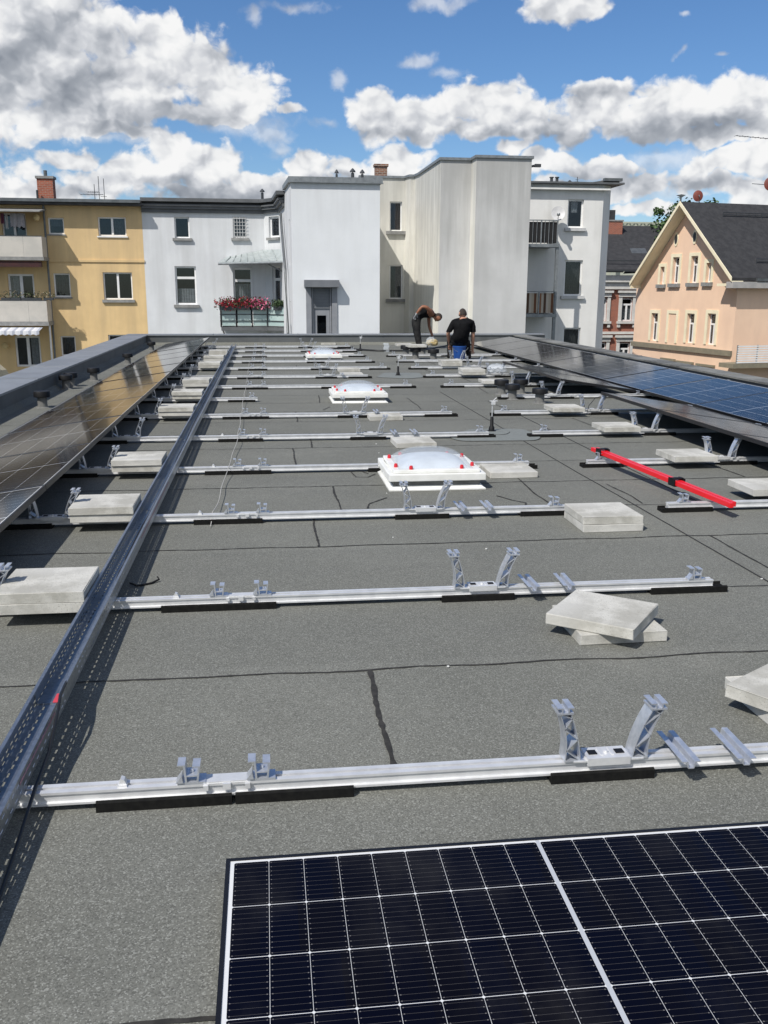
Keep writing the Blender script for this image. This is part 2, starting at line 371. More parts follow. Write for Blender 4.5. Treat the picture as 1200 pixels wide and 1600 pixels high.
def cellmat():
    m = bpy.data.materials.new('solar_cells_under_glass'); m.use_nodes = True
    t = NT(m.node_tree); b = t.n['Principled BSDF']; co = t.new('ShaderNodeTexCoord').outputs['Object']
    x, y, z = t.xyz(co)
    p, q = 0.0914, 0.1826
    hx = t.m('SUBTRACT', t.m('ABSOLUTE', t.m('SUBTRACT', x, ML / 2)), 0.0055)
    hy = t.m('SUBTRACT', y, (MWID - 6 * q) / 2)
    fx = t.m('MULTIPLY', t.m('FRACT', t.m('DIVIDE', hx, p)), p); dx = t.m('MINIMUM', fx, t.m('SUBTRACT', p, fx))
    fy = t.m('MULTIPLY', t.m('FRACT', t.m('DIVIDE', hy, q)), q); dy = t.m('MINIMUM', fy, t.m('SUBTRACT', q, fy))
    ln = t.m('MAXIMUM', t.m('LESS_THAN', dx, 0.00048), t.m('LESS_THAN', dy, 0.0009))
    ln = t.m('MAXIMUM', ln, t.m('LESS_THAN', t.m('ADD', dx, dy), 0.0050))
    outx = t.m('MAXIMUM', t.m('LESS_THAN', hx, 0.0), t.m('GREATER_THAN', hx, 9 * p))
    outy = t.m('MAXIMUM', t.m('LESS_THAN', hy, 0.0), t.m('GREATER_THAN', hy, 6 * q))
    white = t.m('MAXIMUM', ln, t.m('MAXIMUM', outx, outy))
    bb = t.m('ABSOLUTE', t.m('SUBTRACT', t.m('FRACT', t.m('DIVIDE', fy, q / 10)), 0.5))
    bus = t.m('LESS_THAN', bb, 0.022)
    pad = t.m('MULTIPLY', t.m('LESS_THAN', bb, 0.075), t.m('LESS_THAN', t.m('ABSOLUTE', t.m('SUBTRACT', dx, 0.006)), 0.0014))
    idc = t.comb(t.m('FLOOR', t.m('DIVIDE', x, p)), t.m('FLOOR', t.m('DIVIDE', hy, q)), 0.3)
    wn = t.new('ShaderNodeTexWhiteNoise'); t.put(wn.inputs['Vector'], idc)
    cell = t.mix(wn.outputs['Value'], (0.0018, 0.0020, 0.0065), (0.0030, 0.0026, 0.0045))
    c = t.mix(t.m('MAXIMUM', t.m('MULTIPLY', bus, 0.20), t.m('MULTIPLY', pad, 0.45)), cell, (0.32, 0.31, 0.30))
    edge = t.m('LESS_THAN', hx, 0.0)
    wc = t.mix(edge, (0.62, 0.63, 0.63), (0.42, 0.44, 0.47))
    c = t.mix(white, c, wc)
    du = t.ramp(t.noise(co, 3.0, 6, 0.6), 0.45, 0.8)
    c = t.mix(t.m('MULTIPLY', du, 0.05), c, (0.3, 0.29, 0.26))
    t.put(b.inputs['Base Color'], c); b.inputs['Roughness'].default_value = 0.07
    b.inputs['IOR'].default_value = 1.22
    return m
M['cells'] = cellmat()
def roofmat():
    m = bpy.data.materials.new('slate_grit_roofing_felt'); m.use_nodes = True
    t = NT(m.node_tree); b = t.n['Principled BSDF']; co = t.new('ShaderNodeTexCoord').outputs['Object']
    x, y, z = t.xyz(co)
    big_ = t.ramp(t.noise(co, 0.55, 6, 0.62), 0.3, 0.7)
    c = t.mix(big_, (0.138, 0.140, 0.122), (0.176, 0.178, 0.156))
    st = t.noise(t.v('MULTIPLY', co, (0.25, 2.2, 1)), 1.6, 5, 0.6)
    c = t.mix(t.m('MULTIPLY', t.ramp(st, 0.5, 0.75), 0.25), c, (0.105, 0.105, 0.098))
    strip = t.m('FLOOR', t.m('DIVIDE', t.m('SUBTRACT', y, 1.71), 0.91))
    wn = t.new('ShaderNodeTexWhiteNoise', noise_dimensions='1D'); t.put(wn.inputs['W'], strip)
    c = t.mix(t.m('MULTIPLY', wn.outputs['Value'], 0.22), c, (0.115, 0.117, 0.110))
    # overlap band beside each seam, walked-in dust and old puddle edges
    fr = t.m('FRACT', t.m('DIVIDE', t.m('SUBTRACT', t.m('ADD', y, t.m('MULTIPLY', t.m('SUBTRACT', t.noise(co, 5, 3), 0.5), 0.03)), 1.70), 0.91))
    c = t.mix(t.m('MULTIPLY', t.m('LESS_THAN', fr, 0.10), 0.30), c, (0.185, 0.187, 0.166))
    pn = t.noise(co, 0.9, 7, 0.68)
    c = t.mix(t.m('MULTIPLY', t.ramp(pn, 0.56, 0.66), 0.22), c, (0.25, 0.245, 0.215))
    rim = t.m('SUBTRACT', 1.0, t.m('MULTIPLY', t.m('ABSOLUTE', t.m('SUBTRACT', pn, 0.46)), 90.0), clamp=True)
    c = t.mix(t.m('MULTIPLY', rim, 0.16), c, (0.07, 0.07, 0.062))
    sp = t.noise(co, 7, 4, 0.7)
    c = t.mix(t.m('MULTIPLY', t.ramp(sp, 0.66, 0.76), 0.35), c, (0.075, 0.074, 0.066))
    vo = t.new('ShaderNodeTexVoronoi'); vo.inputs['Scale'].default_value = 260; t.put(vo.inputs['Vector'], co)
    g = t.xyz(vo.outputs['Color'])[0]
    c = t.mix(t.m('MULTIPLY', t.ramp(g, 0.72, 1.0), 0.62), c, (0.34, 0.345, 0.315))
    c = t.mix(t.m('MULTIPLY', t.ramp(g, 0.40, 0.0), 0.55), c, (0.05, 0.05, 0.046))
    n3 = t.noise(co, 95, 3, 0.7)
    c = t.mix(t.m('MULTIPLY', t.ramp(n3, 0.42, 0.68), 0.30), c, (0.20, 0.203, 0.18))
    t.put(b.inputs['Base Color'], c); b.inputs['Roughness'].default_value = 0.92; b.inputs['Specular IOR Level'].default_value = 0.25
    bn = t.new('ShaderNodeBump'); bn.inputs['Strength'].default_value = 0.55; bn.inputs['Distance'].default_value = 0.004
    t.put(bn.inputs['Height'], t.m('ADD', g, t.m('MULTIPLY', t.noise(co, 3.5, 3, 0.5), 4.0))); t.l.new(bn.outputs[0], b.inputs['Normal'])
    return m
M['roof'] = roofmat()

# ------------------------------------------------------------------ ground far below, roof deck, parapets
ROOF_X0, ROOF_X1, ROOF_Y0, ROOF_Y1 = -3.2, 7.0, -3.0, 26.1
GZ = -6.8
g = MB(); g.face([(-900, -300, GZ), (900, -300, GZ), (900, 1500, GZ), (-900, 1500, GZ)])
M['ground'] = mat('courtyard_ground', (0.10, 0.098, 0.092), 0.95, (0.06, 0.07, 0.045), 0.08, bump=(2, 0.3, 0.05))
tag(g.build('ground', M['ground']), kind='structure')
deck = MB(); deck.box(ROOF_X0, ROOF_X1, ROOF_Y0, ROOF_Y1, -0.3, 0.0)
def ragged(mb, pts, wd, z, mi=1, wig=0.006, step=0.035, rr=None):
    rr = rr or rnd
    P = [Vector((p[0], p[1], 0)) for p in pts]
    path = [P[0]]
    for a, b in zip(P, P[1:]):
        n = max(1, int((b - a).length / step))
        for k in range(1, n + 1): path.append(a.lerp(b, k / n))
    off = 0.0; L, R = [], []
    ph = rr.random() * 9
    for k, p in enumerate(path):
        d = (path[min(k + 1, len(path) - 1)] - path[max(k - 1, 0)]).normalized(); n = Vector((-d.y, d.x, 0))
        off = off * 0.9 + rr.uniform(-wig, wig) * 0.45
        o2 = off + wig * 0.9 * math.sin(k * 0.035 / step * 0.35 + ph)
        wloc = wd * (0.55 + 0.75 * rr.random())
        L.append(p + n * (o2 + wloc / 2)); R.append(p + n * (o2 - wloc / 2))
    for k in range(len(path) - 1):
        mb.face([(R[k].x, R[k].y, z), (R[k + 1].x, R[k + 1].y, z), (L[k + 1].x, L[k + 1].y, z), (L[k].x, L[k].y, z)], mi)
seamY = [1.71, 2.63, 3.53, 4.39, 5.41, 6.28, 7.17] + [7.17 + 0.915 * k for k in range(1, 21)]
rs = random.Random(11)
for k, yy in enumerate(seamY):
    tilt = rs.uniform(-0.02, 0.02)
    ragged(deck, [(ROOF_X0 + .01, yy - tilt), (ROOF_X1 - .01, yy + tilt)], 0.012 if k % 2 == 0 else 0.010, 0.0030, wig=0.007, rr=rs)
cross = {0: [], 1: [(0.388, 0.380)], 2: [], 3: [], 4: [(0.293, 0.283)], 5: [(0.494, 0.497)], 6: [(3.9, 3.95)], 7: [(0.235, .238)], 8: [(.436, .43)]}
for k in range(0, len(seamY) - 1):
    lst = cross.get(k, [(xx, xx + rs.uniform(-.06, .06)) for xx in [rs.uniform(-0.4, 0.8) + (3.4 if k % 2 else 0)]])
    lst = lst + [(x0 + 5.0 + rs.uniform(-.6, .3), x0 + 5.0) for x0, _ in lst[:1] if x0 < 1.5 and k > 5]
    for a, b in lst:
        ragged(deck, [(a, seamY[k + 1] - .005), (b, seamY[k] + .005)], 0.021 if k < 3 else 0.014, 0.0034, wig=0.004, rr=rs)
# bitumen bleed around the skylight flanges and the long cracks to their right
for pts in ([(575, 741), (560, 735), (548, 738), (556, 746), (575, 746), (586, 741)], [(605, 778), (576, 788), (574, 795)], [(775, 775), (800, 782), (822, 786), (822, 790)],
            [(809, 748), (840, 775), (862, 790)], [(505, 641), (515, 636)], [(636, 622), (655, 636), (658, 640)], [(1108, 837), (1150, 860), (1200, 888)], [(948, 757), (985, 775), (1004, 787)]):
    ragged(deck, [gp(a, b)[:2] for a, b in pts], 0.012, 0.0038, wig=0.004, rr=rs)
tag(deck.build('flat_roof', [M['roof'], M['felt_dark']]), kind='structure')
# the building under the roof
hb = MB(); hb.box(-3.72, 7.5, ROOF_Y0, 26.6, GZ, -0.31)
M['own_wall'] = mat('own_house_render', (0.5, 0.48, 0.43), 0.9, (0.42, 0.40, 0.36), 2)
tag(hb.build('roofed_building_block', M['own_wall']), kind='structure')
def parapet(name, label, x0, x1, y0, y1, zt, inner, capw):
    t = thing(name, label, 'parapet', ((x0 + x1) / 2, (y0 + y1) / 2, 0))
    b = MB(); b.box(x0, x1, y0, y1, -0.3, zt - 0.03); b.build('upstand', M['lead'], t)
    c = MB(); lo = 0.02
    horiz = (x1 - x0) > (y1 - y0)
    n = int(max(x1 - x0, y1 - y0) / 2.0)
    for k in range(n):
        a, bb = k / n, (k + 1) / n
        if horiz: q = (x0 + (x1 - x0) * a, x0 + (x1 - x0) * bb - .006, y0 - .03, y1 + .03)
        else: q = (x0 - .03, x1 + .03, y0 + (y1 - y0) * a, y0 + (y1 - y0) * bb - .006)
        c.box(q[0], q[1], q[2], q[3], zt - 0.028, zt)
        if horiz: c.box(q[1] - .03, q[1], q[2] - .004, q[3] + .004, zt - .03, zt + .006)
        else: c.box(q[0] - .004, q[1] + .004, q[3] - .03, q[3], zt - .03, zt + .006)
    c.build('cap_sheet', M['cap_felt'] if inner == 'x0' else M['cap'], t)
    f = MB()                                  # cant fillet of felt at the foot
    if inner == 'x1': f.prism([(x1, 0.0), (x1 + .07, 0.0), (x1, .07)], lambda u, v, s: (u, s, v), y0, y1)
    if inner == 'x0': f.prism([(x0, 0.0), (x0, .07), (x0 - .07, 0.0)], lambda u, v, s: (u, s, v), y0, y1)
    if inner == 'y0': f.prism([(y0, 0.0), (y0, .07), (y0 - .07, 0.0)], lambda u, v, s: (s, u, v), x0, x1)
    f.build('felt_fillet', M['roof'], t)
    return t
parapet('parapet', 'grey sheet-capped parapet along the left roof edge', -3.74, -3.2, ROOF_Y0, 26.07, 0.27, 'x1', .5)
parapet('parapet', 'low grey parapet across the far end of the roof', -3.74, 7.9, 26.1, 26.55, 0.28, 'y0', .4)
parapet('parapet', 'grey sheet-capped parapet along the right roof edge behind the panels', 7.0, 7.32, ROOF_Y0, 26.07, 0.255, 'x0', .4)

# ------------------------------------------------------------------ mounting rails with their brackets and clips
RY = [2.607, 4.365, 6.075, 7.76, 9.47, 11.15, 12.86, 14.50, 16.18, 17.90, 19.60, 21.30, 23.00, 24.65]
RAILPROF = [(-.031, .022), (.031, .022), (.031, .029), (.021, .031), (.021, .054), (.026, .054), (.026, .062), (.007, .062), (.007, .050), (-.007, .050), (-.007, .062), (-.026, .062), (-.026, .054), (-.021, .054), (-.021, .031), (-.031, .029)]
def rail_mesh(L):
    b = MB(); b.prism(RAILPROF, lambda u, v, t: (t, u, v), 0, L); return b.mesh('rail_profile', M['alu'])
def pad_mesh(L):
    b = MB()
    b.prism([(-.048, 0), (.048, 0), (.048, .030), (.036, .034), (.034, .020), (-.034, .020), (-.036, .034), (-.048, .030)], lambda u, v, t: (t, u, v), 0, L)
    return b.mesh('rubber_pad', M['rubber'])
padcache = {}
def pad(root, x0, x1):
    k = round(x1 - x0, 2)
    if k not in padcache: padcache[k] = pad_mesh(k)
    return link('rubber_pad', padcache[k], root, (x0, 0, 0))
def post_mesh(sgn):
    # hollow truss post of extruded aluminium, curving outwards to a clamp; sheets 3 mm thick, 58 mm deep
    b = MB(); H = 0.165; n = 9
    def cl(t): return sgn * (0.006 + (0.050 if sgn > 0 else 0.034) * t * t), H * t
    def wd(t): return 0.0165 + 0.016 * (1 - t) ** 2 + 0.006 * t
    def sheet(pts, th=.0032):
        for (x0, z0), (x1, z1) in zip(pts, pts[1:]):
            d = Vector((x1 - x0, z1 - z0)).normalized(); nn = Vector((-d.y, d.x)) * th / 2
            b.prism([(x0 - nn.x, z0 - nn.y), (x0 + nn.x, z0 + nn.y), (x1 + nn.x, z1 + nn.y), (x1 - nn.x, z1 - nn.y)], lambda u, v, t: (u, t, v), -.030, .030)
    L = [(cl(k / n)[0] - wd(k / n), cl(k / n)[1]) for k in range(n + 1)]
    R = [(cl(k / n)[0] + wd(k / n) * .55, cl(k / n)[1]) for k in range(n + 1)]
    sheet(L); sheet(R)
    z = [(L if k % 2 else R)[min(n, k * 2)] for k in range(6)]
    sheet(z, .0025)
    b.box(L[0][0] - .012 * (sgn > 0), R[0][0] + .012 * (sgn < 0), -.031, .031, -.002, .004)
    cx = (L[-1][0] + R[-1][0]) / 2                       # clamp: channel with two lips
    b.box(cx - .026, cx + .026, -.034, .034, H - .002, H + .004)
    b.box(cx - .012, cx - .008, -.034, .034, H + .004, H + .017); b.box(cx + .008, cx + .012, -.034, .034, H + .004, H + .017)
    b.box(cx - .027, cx - .008, -.034, .034, H + .017, H + .021); b.box(cx + .008, cx + .027, -.034, .034, H + .017, H + .021)
    b.xf(Matrix.Translation((0, 0, .066)))
    return b.mesh('post', M['alu_raw'])
POST = {-1: post_mesh(-1), 1: post_mesh(1)}
def base_mesh():
    b = MB()
    b.box(-.115, .115, -.034, .034, .062, .067)
    b.box(-.070, .070, -.026, .036, .067, .076)
    b.box(-.070, .070, -.038, -.026, .050, .076)
    for x in (-.045, .045): b.box(x - .014, x + .014, -.012, .014, .076, .079, 1)
    for x in (-.018, 0.018): b.box(x - .004, x + .004, -.020, .028, .076, .0785)
    b.lathe([(.007, .076), (.007, .083), (.004, .084)], 0, 0, 8)
    for x in (-.095, .095): b.lathe([(.006, .067), (.006, .071)], x, 0, 8, 1)
    return b.mesh('ridge_bracket', [M['alu'], M['black']])
BASE = base_mesh()
def bracket(root, x, gap=0.21):
    o = link('ridge_bracket', BASE, root, (x, 0, 0))
    for s in (-1, 1): link('post', POST[s], o, (s * gap / 2, 0, 0))
    return o
def clip_mesh():
    b = MB()
    b.box(-.042, .042, -.026, .026, .062, .070)
    for x, h, lean in ((-.016, .056, -.004), (.018, .050, .006)):
        b.hexa([(x - .003, -.026, .070), (x + .003, -.026, .070), (x + .003, .026, .070), (x - .003, .026, .070),
                (x - .003 + lean, -.026, .070 + h), (x + .003 + lean, -.026, .070 + h), (x + .003 + lean, .026, .070 + h), (x - .003 + lean, .026, .070 + h)])
        b.box(x + lean - .020, x + lean + .003, -.026, .026, .068 + h, .0715 + h)
    b.box(-.016, .018, -.026, .026, .088, .092)
    b.prism([(-.046, .070), (-.024, .070), (-.028, .094)], lambda u, v, t: (u, t, v), -.030, .010)
    b.lathe([(.006, .092), (.006, .100), (.003, .101)], 0.001, 0, 8)
    return b.mesh('module_clip', M['alu_raw'])
CLIP = clip_mesh()
def chan_mesh():
    b = MB()
    P = [(-.030, .088), (-.012, .088), (-.009, .066), (.009, .066), (.012, .088), (.030, .088)]
    for (x0, z0), (x1, z1) in zip(P, P[1:]):
        d = Vector((x1 - x0, z1 - z0)).normalized(); nn = Vector((-d.y, d.x)) * .0013
        b.prism([(x0 - nn.x, z0 - nn.y), (x0 + nn.x, z0 + nn.y), (x1 + nn.x, z1 + nn.y), (x1 - nn.x, z1 - nn.y)], lambda u, v, t: (u, t, v), -.115, .095)
    b.lathe([(.008, .067), (.008, .073), (.005, .074)], 0, 0, 6)
    return b.mesh('hat_channel', M['alu_raw'])
CHAN = chan_mesh()
def nut_mesh():
    b = MB(); b.box(-.014, .014, -.018, .018, .062, .068); b.prism([(-.012, .068), (.012, .068), (.006, .082), (-.004, .086)], lambda u, v, t: (u, t, v), -.012, .012)
    return b.mesh('slide_nut', M['alu'])
NUT = nut_mesh()
def joint_mesh():
    b = MB(); b.box(-.10, .10, -.024, .024, .062, .0665); b.box(-.07, -.055, -.036, -.0265, .044, .060); b.box(-.012, .012, -.036, -.0265, .044, .064); b.box(.055, .07, -.036, -.0265, .044, .060)
    return b.mesh('splice_plate', M['alu'])
JOINT = joint_mesh()
def bridge_rail(k, x0, x1, label, ridges, clips, chans, pads, grp, nuts=()):
    r = thing('mounting_rail', label, 'mounting rail', (0, RY[k], 0.0), grp)
    p = link('rail_profile', rail_mesh(x1 - x0), r, (x0, 0, 0))
    for a, b in pads: pad(r, a, b)
    for x in ridges: bracket(r, x)
    for x in clips:
        q_ = link('module_clip', CLIP, r, (x, 0, 0))
        if 5.2 < x < 5.4: q_.scale = (.7, 1, .85)
    for x in chans:
        c = link('hat_channel', CHAN, r, (x, 0, 0)); c.rotation_euler = (0, 0, rnd.uniform(-.05, .05))
    for x in nuts: link('slide_nut', NUT, r, (x, 0, 0))
    if len(clips) > 1: link('splice_plate', JOINT, r, ((clips[0] + clips[1]) / 2, 0, 0))
    return r
GL = 'long aluminium rails lying across the roof under the cable tray'
GR = 'short aluminium rails running under the right panel rows'
ENDX = [1.9 + 2.2, 2.27, 2.05, 2.25, 2.30, 2.24, -0.13, 2.26, 1.75, 2.30, 2.2, 2.2, 2.2, 2.2]
for k, y in enumerate(RY):
    ex = ENDX[k]
    x0 = -2.62
    if k == 0: x0 = -1.55
    ridge = [-1.40] + ([1.05] if ex > 1.2 else [])
    if k in (3, 7, 10): ridge = [-1.40]
    chans = [1.289, 1.475] if k in (0, 1, 2) else ([1.29, 1.5] if k in (4,) else ([1.3] if k in (5, 8) else []))
    clips = [-.255, -.045] if ex > 0.2 else [-.2]
    nuts = [-.46] if k < 5 else []
    if k > 0 and ex > 2: clips = clips + [ex - .09]
    pads = [(-2.6, -2.25), (-1.75, -1.4)]
    if k == 0: pads = [(-1.5, -1.15), (-.535, -.135), (-.125, .235), (.86, 1.20), (2.1, 2.5), (3.3, 3.7)]
    elif ex > 0.2: pads += [(-.53, .02) if k % 2 else (-.50, -.05), (.84, 1.21), (ex - .34, ex + .07)]
    else: pads += [(-.53, -.16)]
    lab = ('aluminium rail with silver brackets lying across the roof, %s from the camera' % ORD[k]) if k != 6 else 'short aluminium rail end just right of the cable tray, seventh rail from the camera'
    bridge_rail(k, x0, ex, lab, ridge, clips, chans, pads, GL, nuts)
for n, k in enumerate([2, 3, 4, 5, 6, 7, 8, 9, 10, 11]):
    xs = 2.78
    if k in (6,): xs = 3.3
    rr = bridge_rail(k, xs, 6.85, 'short aluminium rail running under the right panels, %s of these from the camera' % ORD[n],
                     [4.02, 6.50] if k < 11 else [6.50], [xs + .12, 5.31], [], [(xs - .05, xs + .32), (4.0, 4.35), (5.2, 5.5), (6.45, 6.8)], GR)

# ------------------------------------------------------------------ solar panels
def panel_proto():
    root = thing('solar_panel', '', 'solar panel', (0, 0, 0))
    b = MB(); L, Wd, h, t = ML, MWID, .035, .011
    for (x0, x1, y0, y1) in ((0, L, 0, t), (0, L, Wd - t, Wd), (0, t, t, Wd - t), (L - t, L, t, Wd - t)): b.box(x0, x1, y0, y1, 0, h)
    b.box(t, L - t, t, t + .016, 0, .002); b.box(t, L - t, Wd - t - .016, Wd - t, 0, .002)
    fr = link('frame', b.mesh('frame', M['frame_black']), root)
    c = MB(); c.box(t - .002, L - t + .002, t - .002, Wd - t + .002, .0265, .0325)
    link('glass_laminate', c.mesh('glass_laminate', M['cells']), root)
    return root
PP = panel_proto()
def place_panel(label, grp, org, ex, ey, first=False):
    o = PP if first else dup(PP)
    o['label'] = label
    if grp: o['group'] = grp
    ex = Vector(ex).normalized(); ey = Vector(ey); ey = (ey - ex * ey.dot(ex)).normalized(); ez = ex.cross(ey)
    m = Matrix.Identity(4)
    for i in range(3): m[i][0], m[i][1], m[i][2], m[i][3] = ex[i], ey[i], ez[i], org[i]
    o.matrix_world = m
    return o
place_panel('loose solar panel lying flat on the roof in the foreground', None, (-.139, 2.226 - MWID, .004), (1, 0, 0), (0, 1, 0), True)
HZ, LZ = 0.285, 0.115
def jz(): return rnd.uniform(-.0025, .0025)
G1 = 'panels of the left tilted row'
for k in range(1, 14):
    if RY[k] + ML > 26: break
    z = jz()
    place_panel('tilted solar panel in the left row beside the parapet, %s from the near end' % ORD[k - 1], G1,
                (-1.425 - .0005 * k, RY[k] + .004, HZ + z - .035), (0, 1, 0), (-1.12, 0, LZ - HZ))
G2 = 'panels of the outer right row'
for n, k in enumerate(range(2, 13)):
    place_panel('bluish solar panel in the outermost right row, %s from the near end' % ORD[n], G2,
                (6.50, RY[k] + .004, HZ + jz() - .035), (0, 1, 0), (-1.12, 0, LZ - HZ))
G3 = 'panels of the inner right row'
for n, k in enumerate([2, 3, 4]):
    place_panel('dark solar panel raised on posts behind the red bars, %s from the near end' % ORD[n], G3,
                (4.13, RY[k] + ML + .004, HZ + jz() - .035), (0, -1, 0), (1.12, 0, LZ - HZ))
for n, k in enumerate([6, 7]):
    place_panel('dark solar panel behind the gap in the inner right row, %s' % ('nearer one of two' if n == 0 else 'farther one of two'), G3,
                (4.15, RY[k] + ML + .004, HZ + jz() - .035), (0, -1, 0), (1.12, 0, LZ - HZ))

# ------------------------------------------------------------------ concrete slabs
def slab_mesh(seed):
    r = random.Random(seed); b = MB(); b.box(-.2, .2, -.2, .2, 0, .05)
    me = b.mesh('ballast_block', M['concrete'], bevel=.004)
    for v in me.vertices:
        v.co.x += r.uniform(-.0012, .0012); v.co.y += r.uniform(-.0012, .0012)
        if r.random() < .12 and v.co.z > .02: v.co.z -= r.uniform(0, .004); v.co.x *= .992; v.co.y *= .992
    return me
SL = [slab_mesh(k) for k in range(5)]
GS = 'square concrete ballast slabs'
def slab(x, y, z, rz, label, tilt=(0, 0)):
    o = link('ballast_block', SL[rnd.randrange(5)])
    o.location = (x, y, z); o.rotation_euler = (tilt[0], tilt[1], rz + rnd.choice([0, 1, 2, 3]) * math.pi / 2 if tilt == (0, 0) else rz)
    return tag(o, label, 'concrete slab', GS, 'thing')
def slabs_at(px0, px1, py, z, n, where, rz=0.0, wx=.4):
    a, b = gp(px0, py, z), gp(px1, py, z)
    cx = (a.x + b.x) / 2; cy = (a.y + b.y) / 2 + .2
    for k in range(n):
        lv = '' if n == 1 else (', lower of two' if k == 0 else ', upper of two')
        slab(cx + rnd.uniform(-.004, .004), cy + rnd.uniform(-.004, .004), z + .0505 * k, rz + rnd.uniform(-.012, .012), where + lv)
# stacks on the rails between the left panels and the cable tray
left = [(1, -12, 128, 963), (2, 117, 211, 818), (3, 187, 261, 734), (5, 258, 308, 648), (6, 280, 323, 623), (7, 297, 336, 603), (9, 321, 353, 574), (10, 331, 359, 563), (11, 338, 367, 552)]
for i, (k, a, b, y) in enumerate(left):
    x = (gp(a, y, .065).x + gp(b, y, .065).x) / 2
    for q in range(2):
        slab(-1.058 + rnd.uniform(-.006, .006), RY[k] + .014 + rnd.uniform(-.008, .008), .066 + .0505 * q, rnd.uniform(-.012, .012),
             'concrete slab left of the cable tray, %s stack from the camera, %s of two' % (ORD[i], 'upper' if q else 'lower'))
slabs_at(911, 1006, 831, 0.001, 2, 'concrete slab stacked square at the right end of the third rail')
slabs_at(769, 837, 747, .001, 1, 'single concrete slab lying just right of the nearest skylight')
slabs_at(621, 679, 700, .001, 1, 'single concrete slab lying just behind the nearest skylight', .03)
slabs_at(578, 630, 657, .001, 1, 'single concrete slab between the nearest and the middle skylight')
slabs_at(526, 567, 581, .001, 1, 'concrete slab between the middle and the farthest skylight, farther of two')
slabs_at(528, 573, 589, .001, 1, 'concrete slab just behind the middle skylight, nearer of two')
slabs_at(531, 551, 557, .001, 1, 'concrete slab just right of the farthest skylight')
slabs_at(500, 527, 539, .001, 1, 'concrete slab behind the farthest skylight')
slabs_at(866, 912, 644, .066, 1, 'single concrete slab on the rail beside the lone black-capped vent')
slabs_at(946, 999, 675, .066, 1, 'single concrete slab in front of the far end of the inner right panels')
slabs_at(1056, 1120, 722, .066, 1, 'single concrete slab on the rail behind the red bars')
slabs_at(1186, 1250, 775, .066, 1, 'concrete slab cut by the right photo edge behind the red bars')
slabs_at(689, 724, 572, .066, 2, 'concrete slab just in front of the seated worker')
slabs_at(722, 759, 586, .066, 2, 'concrete slab right behind the two-slab stack of the seated worker')
slabs_at(754, 797, 600, .066, 1, 'concrete slab carrying the clear plastic bag beside the vent cluster')
slabs_at(620, 645, 541, .12, 1, 'concrete slab lying left of the bending worker')
# two crossed, loosely piled pairs on the right
for nm, lo, up, ang in (('concrete slab between the first and second rail', (1.533, 3.885), (1.502, 3.868), -38), ('concrete slab at the right photo edge behind the first rail', (1.955, 2.99), (1.935, 2.95), 33)):
    slab(lo[0], lo[1], .001, math.radians(1), nm + ', lower of the crossed pair')
    slab(up[0], up[1], .0522, math.radians(ang), nm + ', upper of the crossed pair')

# ------------------------------------------------------------------ skylights
def skylight_proto():
    r = thing('skylight', '', 'skylight', (0, 0, 0), 'white domed roof skylights')
    hw = .375
    b = MB()          # flange and sloping curb (flange only a sheet with visible edge)
    b.box(-hw - .005, hw + .005, -hw - .005, hw + .005, .002, .012)
    def ring(h1, z1, h2, z2, mi=0):
        q1 = [(-h1, -h1), (h1, -h1), (h1, h1), (-h1, h1)]; q2 = [(-h2, -h2), (h2, -h2), (h2, h2), (-h2, h2)]
        for k in range(4):
            k2 = (k + 1) % 4
            b.face([(*q1[k], z1), (*q1[k2], z1), (*q2[k2], z2), (*q2[k], z2)], mi)
    ring(hw, .012, hw - .032, .036)
    for s in (-.25, -.08, .1, .27):
        for sx, sy in ((s, -1), (-1, s), (1, s)):
            pass
    link('flange', b.mesh('flange', M['white_pvc']), r)
    k_ = MB(); k_.box(-hw + .034, hw - .034, -hw + .034, hw - .034, .0125, .08)
    link('curb', k_.mesh('curb', M['pipe_grey']), r)
    f = MB()          # frame: lower wide profile, upper narrower sash
    o1, o2 = hw + .004, hw - .035
    for (h0, h1, z0, z1) in ((.335, o1, .075, .13), (.30, o2, .131, .157)):
        f.box(-h1, h1, -h1, -h0 + .05, z0, z1); f.box(-h1, h1, h0 - .05, h1, z0, z1)
        f.box(-h1, -h0 + .05, -h0 + .05, h0 - .05, z0, z1); f.box(h0 - .05, h1, -h0 + .05, h0 - .05, z0, z1)
    link('frame', f.mesh('frame', M['white_pvc'], bevel=.006), r)
    def dome(h, z0, hh, m, name, n=20):
        d = MB()
        def pt(i, j):
            u, v = -1 + 2 * i / n, -1 + 2 * j / n
            e = (1 - abs(u) ** 2.6) * (1 - abs(v) ** 2.6)
            return (u * h, v * h, z0 + hh * e ** .62)
        for i in range(n):
            for j in range(n): d.face([pt(i, j), pt(i + 1, j), pt(i + 1, j + 1), pt(i, j + 1)])
        return d.mesh(name, m, smooth=True, weld=True)
    link('dome', dome(.295, .158, .120, M['dome'], 'dome'), r)
    link('inner_shell', dome(.275, .150, .075, M['dome_inner'], 'inner_shell'), r)
    for x, y in ((-.2, -.305), (.2, -.305), (-.2, .305), (.2, .305), (-.305, -.2), (-.305, .2), (.305, -.2), (.305, .2)):
        c = MB(); c.lathe([(.015, 0), (.015, .016), (.012, .028), (.006, .030)], 0, 0, 10)
        link('screw_cap', c.mesh('screw_cap', M['red_cap']), r, (x, y, .157))
    return r
SKY = skylight_proto()
SKY.location = (1.295, 7.30, 0); SKY['label'] = 'white skylight with clear dome and red corner caps, nearest of three'
o = dup(SKY, 'white domed skylight with red corner caps, middle one of three'); o.location = (1.257, 12.93, 0)
o = dup(SKY, 'small far white domed skylight, farthest of three'); o.location = (1.235, 20.35, 0)

